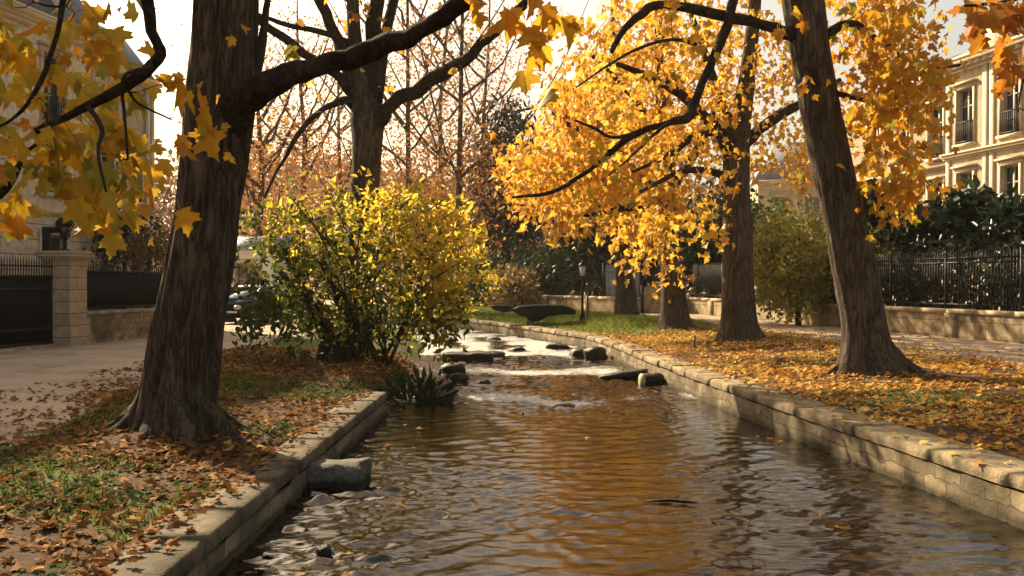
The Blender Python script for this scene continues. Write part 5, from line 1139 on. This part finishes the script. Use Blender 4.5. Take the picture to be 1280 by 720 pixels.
rf = mansard(hr, P, L, 9, 11.0, 12.2, 1.6, M['slate'], over=.1)
mb = MB(); mb.box(P(1.6, 10.98, -.3), T_ * 2.4, In * 1.2, (0, 0, 1.15)); mb.build('attic_block', M['trim'], hr)
mb = MB(); mb.box(P(4.6, 10.98, -1.0), T_ * 1.0, In * 2.2, (0, 0, 3.6)); mb.box(P(4.5, 14.58, -.9), T_ * 1.2, In * 2.4, (0, 0, .15)); mb.build('chimney', M['zinc'], rf)
h3 = empty('lit_house', (*rightline(50, 0), .5), 'sunlit cream house joining the far end of the stone house behind amber leaves', 'house')
A = rightline(49.5, .1); B = rightline(41.4, .1)
cols = [6.8, 4.4, 2.0]
wins = [w_ for u in cols for w_ in ((u - .5, u + .5, 7.3, 9.5, 'b'), (u - .5, u + .5, 4.1, 6.2, 'w'), (u - .5, u + .5, 1.2, 3.2, 'w'))]
P, T_, N_, L = facade(h3, A, B, .2, 10.2, wins, M['cream'])
moulding(h3, P, T_, N_, L, 6.75, [(.08, .08), (.10, .18)], 'string_course', M['trim']); moulding(h3, P, T_, N_, L, 10.2, [(.14, .12), (.12, .28), (.14, .42)], 'cornice', M['trim'])
In = -N_; shell(h3, [B, (B[0] + In[0] * 9, B[1] + In[1] * 9), (A[0] + In[0] * 9, A[1] + In[1] * 9), A], .2, 10.5, M['cream']); mansard(h3, P, L, 9, 10.6, 12.0, 1.6, M['slate'], over=.1)
# pale house in the gap between the golden and the leaning trunk
h4 = empty('pale_house', (14.2, 66, .5), 'pale house with a blue grey roof seen between the straight and the leaning trunks', 'house')
P, T_, N_, L = facade(h4, (16.3, 66), (23.0, 65), .3, 8.4, [(1.0, 2.0, 5.6, 7.6, 'w'), (3.0, 4.0, 5.6, 7.6, 'w'), (1.0, 2.0, 2.4, 4.2, 'w'), (3.0, 4.0, 2.4, 4.2, 'w')], M['cream'])
moulding(h4, P, T_, N_, L, 8.4, [(.15, .15), (.15, .3)], 'cornice', M['trim']); In = -N_
shell(h4, [(23, 65), (24, 73), (17.3, 74), (16.3, 66)], .3, 8.6, M['cream']); mansard(h4, P, L, 8, 8.7, 11.2, 1.2, M['zinc'])
# small white outbuilding behind the car
h5 = empty('white_outbuilding', (-15.2, 49, .4), 'small white outbuilding with a dark doorway just right of the massive trunk', 'house')
P, T_, N_, L = facade(h5, (-15.4, 49), (-11.6, 48.4), .2, 3.6, [(1.9, 3.1, .4, 2.9, 'd')], M['white_wall']); In = -N_
shell(h5, [(-11.6, 48.4), (-11, 52), (-14.8, 52.6), (-15.4, 49)], .2, 3.6, M['white_wall'])
mb = MB(); mb.add([P(-.2, 3.6, .25), P(L + .2, 3.6, .25), P(L + .2, 4.3, -2), P(-.2, 4.3, -2), P(L + .2, 3.6, -4.2), P(-.2, 3.6, -4.2), P(-.2, 3.52, .25), P(L + .2, 3.52, .25), P(L + .2, 3.52, -4.2), P(-.2, 3.52, -4.2)], [(0, 1, 2, 3), (3, 2, 4, 5), (6, 7, 1, 0), (1, 7, 8, 4, 2), (0, 3, 5, 9, 6), (9, 8, 7, 6), (5, 4, 8, 9)]); mb.build('roof', M['zinc'], h5)

# ------------------------------------------------------------------ parked car and blue bin
cd = 39.6; cx0 = -10.4; cz = tz(cx0, cd)
car = empty('parked_car', (cx0, cd, cz), 'small dark car with a white roof parked beyond the massive trunk', 'car')
yaw = math.radians(-18); ca, sa = math.cos(yaw), math.sin(yaw)
def cp(x, y, z): return np.array((cx0 + x * ca - y * sa, cd + x * sa + y * ca, cz + z))     # y = length, front faces -y
def loft(sections, mat, name, parent, smooth=False):
    """sections: (y, half width bottom, half width top, z bottom, z top)"""
    mb = MB(); vs = []
    for y, wb, wt, z0, z1 in sections:
        zm = z0 + (z1 - z0) * .55
        vs += [cp(-wb * .92, y, z0), cp(wb * .92, y, z0), cp(wb, y, zm), cp(wt, y, z1), cp(-wt, y, z1), cp(-wb, y, zm)]
    n = len(sections); fs = []
    for i in range(n - 1):
        for k in range(6): fs.append((i * 6 + k, i * 6 + (k + 1) % 6, (i + 1) * 6 + (k + 1) % 6, (i + 1) * 6 + k))
    fs.append(tuple(range(6))[::-1]); fs.append(tuple(range((n - 1) * 6, n * 6))); mb.add(vs, fs); return mb.build(name, mat, parent, smooth)
loft([(-1.85, .62, .55, .28, .66), (-1.72, .78, .70, .22, .78), (-.9, .84, .76, .2, .90), (0, .86, .80, .2, .94), (1.0, .86, .80, .2, .96), (1.7, .80, .74, .22, .94), (1.82, .72, .66, .3, .86)], M['car_dark'], 'body', car)
loft([(-.85, .74, .74, .90, .93), (-.25, .76, .60, .93, 1.38), (.6, .76, .62, .94, 1.42), (1.35, .75, .60, .94, 1.34), (1.74, .72, .66, .92, .98)], M['glass'], 'windows', car)
loft([(-.32, .63, .60, 1.375, 1.42), (.6, .65, .62, 1.42, 1.475), (1.38, .63, .60, 1.34, 1.40)], M['car_white'], 'roof', car)
mb = MB()
for sx in (-1, 1):
    mb.tube([Vector(cp(sx * .76, -.86, .92)), Vector(cp(sx * .62, -.28, 1.40))], [.04, .04], 6)
mb.build('windscreen_pillar', M['car_white'], car)
for sx in (-1, 1):
    mb = MB(); q = cp(sx * .93, -.55, 1.02); mb.box(q - np.array((.09, .05, .07)), (.2, 0, 0), (0, .1, 0), (0, 0, .13)); mb.build('mirror', M['car_white'], car)
    mb = MB(); mb.lathe(cp(sx * .58, -1.80, .62), [(0, -.09), (.13, -.05), (.15, .02), (.10, .09), (0, .1)], 10); mb.build('headlight', M['lamp_glass'], car, True)
    for yy in (-1.15, 1.15):
        mb = MB(); a0, a1 = Vector(cp(sx * .70, yy, .30)), Vector(cp(sx * .87, yy, .30)); mb.tube([a0, a0.lerp(a1, .1), a0.lerp(a1, .9), a1], [.26, .30, .30, .26], 18); wh = mb.build('wheel', M['rubber'], car)
        mb = MB(); mb.tube([a1, a1 + (a1 - a0).normalized() * .02], [.19, .17], 14); mb.build('rim', M['car_white'], wh)
mb = MB(); mb.box(cp(-.6, -1.90, .42), cp(.6, -1.90, .42) - cp(-.6, -1.90, .42), cp(0, .08, 0) - cp(0, 0, 0), (0, 0, .07)); mb.build('bumper_strip', M['car_white'], car)
bx, by = -10.98, 38.4; bz = tz(bx, by)
bn = empty('blue_bin', (bx, by, bz), 'bright blue wheeled bin beside the parked car', 'bin')
mb = MB(); v = []
for z, s_ in ((.08, .24), (.95, .29)): v += [(bx - s_, by - s_, bz + z), (bx + s_, by - s_, bz + z), (bx + s_, by + s_, bz + z), (bx - s_, by + s_, bz + z)]
mb.add(v, [(3, 2, 1, 0), (4, 5, 6, 7), (0, 1, 5, 4), (1, 2, 6, 5), (2, 3, 7, 6), (3, 0, 4, 7)]); mb.build('body', M['blue'], bn)
mb = MB(); mb.box((bx - .31, by - .33, bz + .953), (.62, 0, 0), (0, .64, 0), (0, 0, .07)); mb.tube([Vector((bx - .2, by + .33, bz + 1.0)), Vector((bx + .2, by + .33, bz + 1.0))], .02, 6); mb.build('lid', M['blue'], bn)
for sx in (-1, 1):
    mb = MB(); mb.tube([Vector((bx + sx * .22, by + .25, bz + .1)), Vector((bx + sx * .28, by + .25, bz + .1))], [.1, .1], 12); mb.build('wheel', M['rubber'], bn)

# ------------------------------------------------------------------ lamp post and dark green platform on the far lawn
lp = at(728, 400, 37.5); lz = tz(lp.x, 37.5); lp = Vector((lp.x, 37.5, lz))
lamp = empty('lamp_post', lp, 'slim black lamp post with a pale lantern on the far lawn', 'street lamp')
mb = MB(); mb.lathe(lp + Vector((0, 0, -.1)), [(0, 0), (.11, 0), (.11, .35), (.07, .42), (.05, .6), (.042, 1.6), (.036, 1.72), (.06, 1.76), (.03, 1.80), (0, 1.8)], 12); mb.build('pole', M['iron'], lamp, True)
mb = MB(); mb.lathe(lp + Vector((0, 0, 1.70)), [(0, 0), (.075, 0), (.125, .36), (0, .36)], 10); mb.build('lantern_glass', M['lamp_glass'], lamp)
mb = MB(); mb.lathe(lp + Vector((0, 0, 2.06)), [(0, 0), (.16, 0), (.15, .04), (.09, .12), (.03, .15), (.03, .2), (0, .21)], 10); mb.build('lantern_hood', M['iron'], lamp, True)
mb = MB(); mb.box((lp.x + .18, 37.75, lz - .1), (.07, 0, 0), (0, .07, 0), (0, 0, 1.3)); mb.tube([Vector((lp.x + .2, 37.78, lz + 1.1)), Vector((lp.x + .62, 37.78, lz + 1.32))], .025, 6)
tag(mb.build('marker_post', M['twig_brown'], None), 'short brown post with a slanting arm right behind the lamp post', 'post')
def hull(name, pts_top, z0, th, keel, mat, label, cat, d):
    """slab with a tapered underside: outline pts in pixels at depth d, depth in y"""
    mb = MB(); n = 26; x0, x1, yb = pts_top; a = at(x0, yb, d); b_ = at(x1, yb, d); W = (b_.x - a.x) / 2; c = (a + b_) / 2; tops = []; rims = []; und = []
    for k in range(n):
        q = 2 * math.pi * k / n; ex = math.copysign(abs(math.cos(q)) ** .75, math.cos(q)); ey = math.copysign(abs(math.sin(q)) ** .75, math.sin(q))
        tops.append((c.x + ex * W * .96, d + ey * .75, c.z + .03 + .02 * math.sin(q * 2))); rims.append((c.x + ex * W, d + ey * .8, c.z - th)); und.append((c.x + keel * W + ex * W * .30, d + ey * .3, z0))
    mb.add(tops + rims + und, [tuple(range(n))] + [(k, n + k, n + (k + 1) % n, (k + 1) % n) for k in range(n)] + [(n + k, 2 * n + k, 2 * n + (k + 1) % n, n + (k + 1) % n) for k in range(n)] + [tuple(range(2 * n, 3 * n))[::-1]]); return mb
pd = 36.7
pf = empty('garden_platform', (at(680, 390, pd).x, pd, .5), 'dark green flat topped platform on a tapered foot on the far grass bank', 'platform')
def prism(outline, d, depth, ch=.08):
    mb = MB(); n = len(outline); P = [at(x, y, d) for x, y in outline]; c = sum(P, Vector()) / n; vs = []
    for y, k in ((-depth / 2, .95), (-depth / 2 + ch, 1), (depth / 2 - ch, 1), (depth / 2, .95)): vs += [tuple(Vector((c.x + (p_.x - c.x) * k, d + y, c.z + (p_.z - c.z) * k))) for p_ in P]
    fs = [tuple(range(n)), tuple(range(3 * n, 4 * n))[::-1]]
    for r_ in range(3): fs += [(r_ * n + k, (r_ + 1) * n + k, (r_ + 1) * n + (k + 1) % n, r_ * n + (k + 1) % n) for k in range(n)]
    mb.add(vs, fs); return mb
prism([(638, 386), (650, 382.5), (672, 381), (700, 381), (713, 384), (718, 387), (718, 392), (713, 392), (700, 392.5), (684, 395), (673, 401), (664, 402), (656, 395), (648, 393)], pd, 1.7).build('deck', M['green_paint'], pf)
prism([(612, 383), (618, 381.5), (640, 382), (650, 386), (640, 388.5), (630, 390), (618, 387)], pd + .2, 1.2).build('wing', M['green_paint'], pf)
prism([(657, 402), (663, 399), (667, 401), (666, 408), (658, 406)], pd - .45, .35, .04).build('foot', M['coping'], pf)
pp = at(868, 424, 27.0); mb = MB(); zz = tz(3.6, 24); q = Vector((at(868, 420, 24).x, 24, tz(at(868, 420, 24).x, 24))); mb.tube([q + Vector((0, 0, -.1)), q + Vector((.01, 0, .12)), q + Vector((.02, 0, .3))], [.025, .022, .02], 8)
tag(mb.build('wooden_peg', M['twig_brown'], None), 'small wooden peg in the leaves at the top of the sunny bank', 'peg')

# ------------------------------------------------------------------ fallen leaves, herbs, grass
def scatter(n, xr, yr, dens):
    X = rng.uniform(*xr, n); Y = rng.uniform(*yr, n); keep = rng.uniform(0, 1, n) < dens(X, Y); X, Y = X[keep], Y[keep]; return X, Y, terrain(X, Y)
def lay(name, X, Y, Z, size, tpl, mat, label, cat, r, tilt=.35, lift=.012):
    k = len(X); th = rng.uniform(0, 2 * math.pi, k); D = np.stack([np.cos(th), np.sin(th), rng.normal(size=k) * tilt], -1)
    Nf = np.stack([rng.normal(size=k) * tilt, rng.normal(size=k) * tilt, np.ones(k)], -1)
    Nf = Nf * np.sign(rng.uniform(-.25, 1, k))[:, None]
    mb = MB(); leaves_into(mb, np.stack([X, Y, Z + lift + rng.uniform(0, .02, k)], -1), D, size, tpl, r, Nf); return tag(mb.build(name, mat, None, False), label, cat, kind='stuff')
def dens_left(X, Y):
    dl = segdist(X, Y, LB); onp = left_of(X, Y, PATH_L); nz = vnoise(X, Y, 1.4, 41) * .6 + vnoise(X, Y, 4, 42) * .5
    dp = X - np.interp(Y, PATH_L[:, 1], PATH_L[:, 0]); base = np.where(onp, .55 * np.exp(dp / .7), .85) * np.clip(nz * 1.6 - .25, .1, 1)
    base = np.where(dl < .55, .06 + .9 * sstep(.12, .45, dl) * base, base); near = np.exp(-np.maximum(0, Y - 9) / 26)
    return np.where(inpoly(X, Y, POLY) | (dl > 14), 0, base) * (dl < segdist(X, Y, RB))
X, Y, Z = scatter(34000, (-7.5, -1.2), (5.2, 24), dens_left); dl = segdist(X, Y, LB); Z = np.where((dl < .44) & (Y < 15), np.maximum(Z, .345), Z)
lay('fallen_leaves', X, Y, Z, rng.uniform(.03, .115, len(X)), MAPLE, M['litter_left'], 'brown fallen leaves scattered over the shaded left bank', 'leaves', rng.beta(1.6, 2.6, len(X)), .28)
def dens_right(X, Y):
    dr = segdist(X, Y, RB); onp = ~left_of(X, Y, PATH_R); dp = X - np.interp(Y, PATH_R[:, 1], PATH_R[:, 0]); nz = vnoise(X, Y, 1.1, 43) * .6 + vnoise(X, Y, 3.5, 44) * .5
    base = np.where(onp, .8 * np.exp(-dp / .6) + .012, np.clip(.12 + 1.2 * sstep(.25, .75, nz), 0, 1)); base = np.where(dr < .55, .12, base); base *= 1 - sstep(29.5, 32.5, Y + (vnoise(X, Y, .8, 5) - .5) * 4) * .93
    return np.where(inpoly(X, Y, POLY), 0, base) * (dr < segdist(X, Y, LB))
X, Y, Z = scatter(52000, (1.8, 11), (8.5, 42), dens_right); dr = segdist(X, Y, RB); Z = np.where(dr < .56, .425, Z)
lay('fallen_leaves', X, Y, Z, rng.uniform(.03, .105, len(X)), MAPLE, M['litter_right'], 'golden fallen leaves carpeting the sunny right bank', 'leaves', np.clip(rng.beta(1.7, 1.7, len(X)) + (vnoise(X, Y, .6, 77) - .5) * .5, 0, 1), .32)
def dens_w(X, Y): return np.where(inpoly(X, Y, POLY) & (segdist(X, Y, LB) > .1) & (segdist(X, Y, RB) > .1), .25 + .75 * np.exp(-np.minimum(segdist(X, Y, LB), segdist(X, Y, RB)) / .5), 0)
X, Y, Z = scatter(230, (-2, 4.3), (6, 26), dens_w)
lay('floating_leaves', X, Y, Z * 0 + .012, rng.uniform(.05, .10, len(X)), MAPLE, M['litter_left'], 'scattered leaves drifting on the stream', 'leaves', rng.beta(2, 1.5, len(X)), .08, 0.0)
# herbs on the near left bank
def dens_herb(X, Y):
    dl = segdist(X, Y, LB); nz = sstep(.42, .6, vnoise(X, Y, .9, 51) * .6 + vnoise(X, Y, 2.6, 52) * .4); return np.where((dl > .36) & ~inpoly(X, Y, POLY) & ~left_of(X + .2, Y, PATH_L), nz, 0)
X, Y, Z = scatter(17000, (-5.5, -2.2), (5.0, 16.5), dens_herb)
mb = MB(); k = len(X); th = rng.uniform(0, 6.28, k); D = np.stack([np.cos(th), np.sin(th), rng.uniform(-.1, .8, k)], -1); Nf = np.stack([rng.normal(size=k) * .4, rng.normal(size=k) * .4, np.ones(k)], -1)
leaves_into(mb, np.stack([X, Y, Z + rng.uniform(.0, .05, k)], -1), D, rng.uniform(.025, .06, k), CLOVER, np.clip(rng.normal(size=k) * .25 + .45, 0, 1), Nf)
tag(mb.build('ground_cover', M['herb'], None), 'low green ground cover between the leaves on the near left bank', 'ground cover', kind='stuff')
# grass
def dens_grass(X, Y):
    dl = segdist(X, Y, LB); dr = segdist(X, Y, RB); lawn_ = sstep(29, 33, Y) * (dr < 9); nz = vnoise(X, Y, .55, 6) * .6 + vnoise(X, Y, 1.7, 7) * .4
    g = np.where(dl < dr, sstep(.40, .62, nz), np.maximum(sstep(.5, .72, nz) * .35, lawn_)); ok = ~inpoly(X, Y, POLY) & (np.minimum(dl, dr + .0) > np.where(dl < dr, .36, .58)) & ~left_of(X, Y, PATH_L) & left_of(X, Y, PATH_R); return np.where(ok, g, 0)
M['lawn'] = leafmat('lawn_grass_sun_tint', [(0.0, (0.07, 0.11, 0.015)), (0.5, (0.14, 0.19, 0.028)), (1.0, (0.26, 0.26, 0.05))], 0.45, 0.8)  # grass greens brightened to stand in for sunlight on the shaded lawn
BLADE = (np.array([(-.09, 0, 0), (.09, 0, 0), (.05, .6, .08), (0, 1, .25)]), [[0, 1, 2, 3]])
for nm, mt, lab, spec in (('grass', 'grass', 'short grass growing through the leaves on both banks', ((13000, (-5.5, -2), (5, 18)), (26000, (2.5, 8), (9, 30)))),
                          ('lawn_grass_sun_tint', 'lawn', 'lawn grass brightened as if sunlit on the far bank around the lamp post', ((48000, (-6, 6.5), (29.5, 52)),))):
    Xs, Ys, Zs = [], [], []
    for n_, xr, yr in spec:
        X, Y, Z = scatter(n_, xr, yr, dens_grass); Xs.append(X); Ys.append(Y); Zs.append(Z)
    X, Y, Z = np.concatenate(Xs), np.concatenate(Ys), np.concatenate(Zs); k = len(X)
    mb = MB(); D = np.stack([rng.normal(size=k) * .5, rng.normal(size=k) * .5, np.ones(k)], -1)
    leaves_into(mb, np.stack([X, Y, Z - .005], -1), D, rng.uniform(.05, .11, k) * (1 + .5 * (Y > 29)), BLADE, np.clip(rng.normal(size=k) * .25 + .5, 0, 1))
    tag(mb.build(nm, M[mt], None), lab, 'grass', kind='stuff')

# ------------------------------------------------------------------ thin autumn haze
hm = bpy.data.materials.new('haze'); hm.use_nodes = True; t = hm.node_tree; t.nodes.clear()
vo = t.nodes.new('ShaderNodeVolumePrincipled'); vo.inputs['Density'].default_value = 0.00035; vo.inputs['Color'].default_value = (0.95, 0.90, 0.82, 1); vo.inputs['Anisotropy'].default_value = 0.0
ou = t.nodes.new('ShaderNodeOutputMaterial'); t.links.new(vo.outputs[0], ou.inputs['Volume'])
mb = MB(); mb.box((-440, -90, -1.7), (880, 0, 0), (0, 760, 0), (0, 0, 25.5)); tag(mb.build('haze', hm, None), kind='stuff')
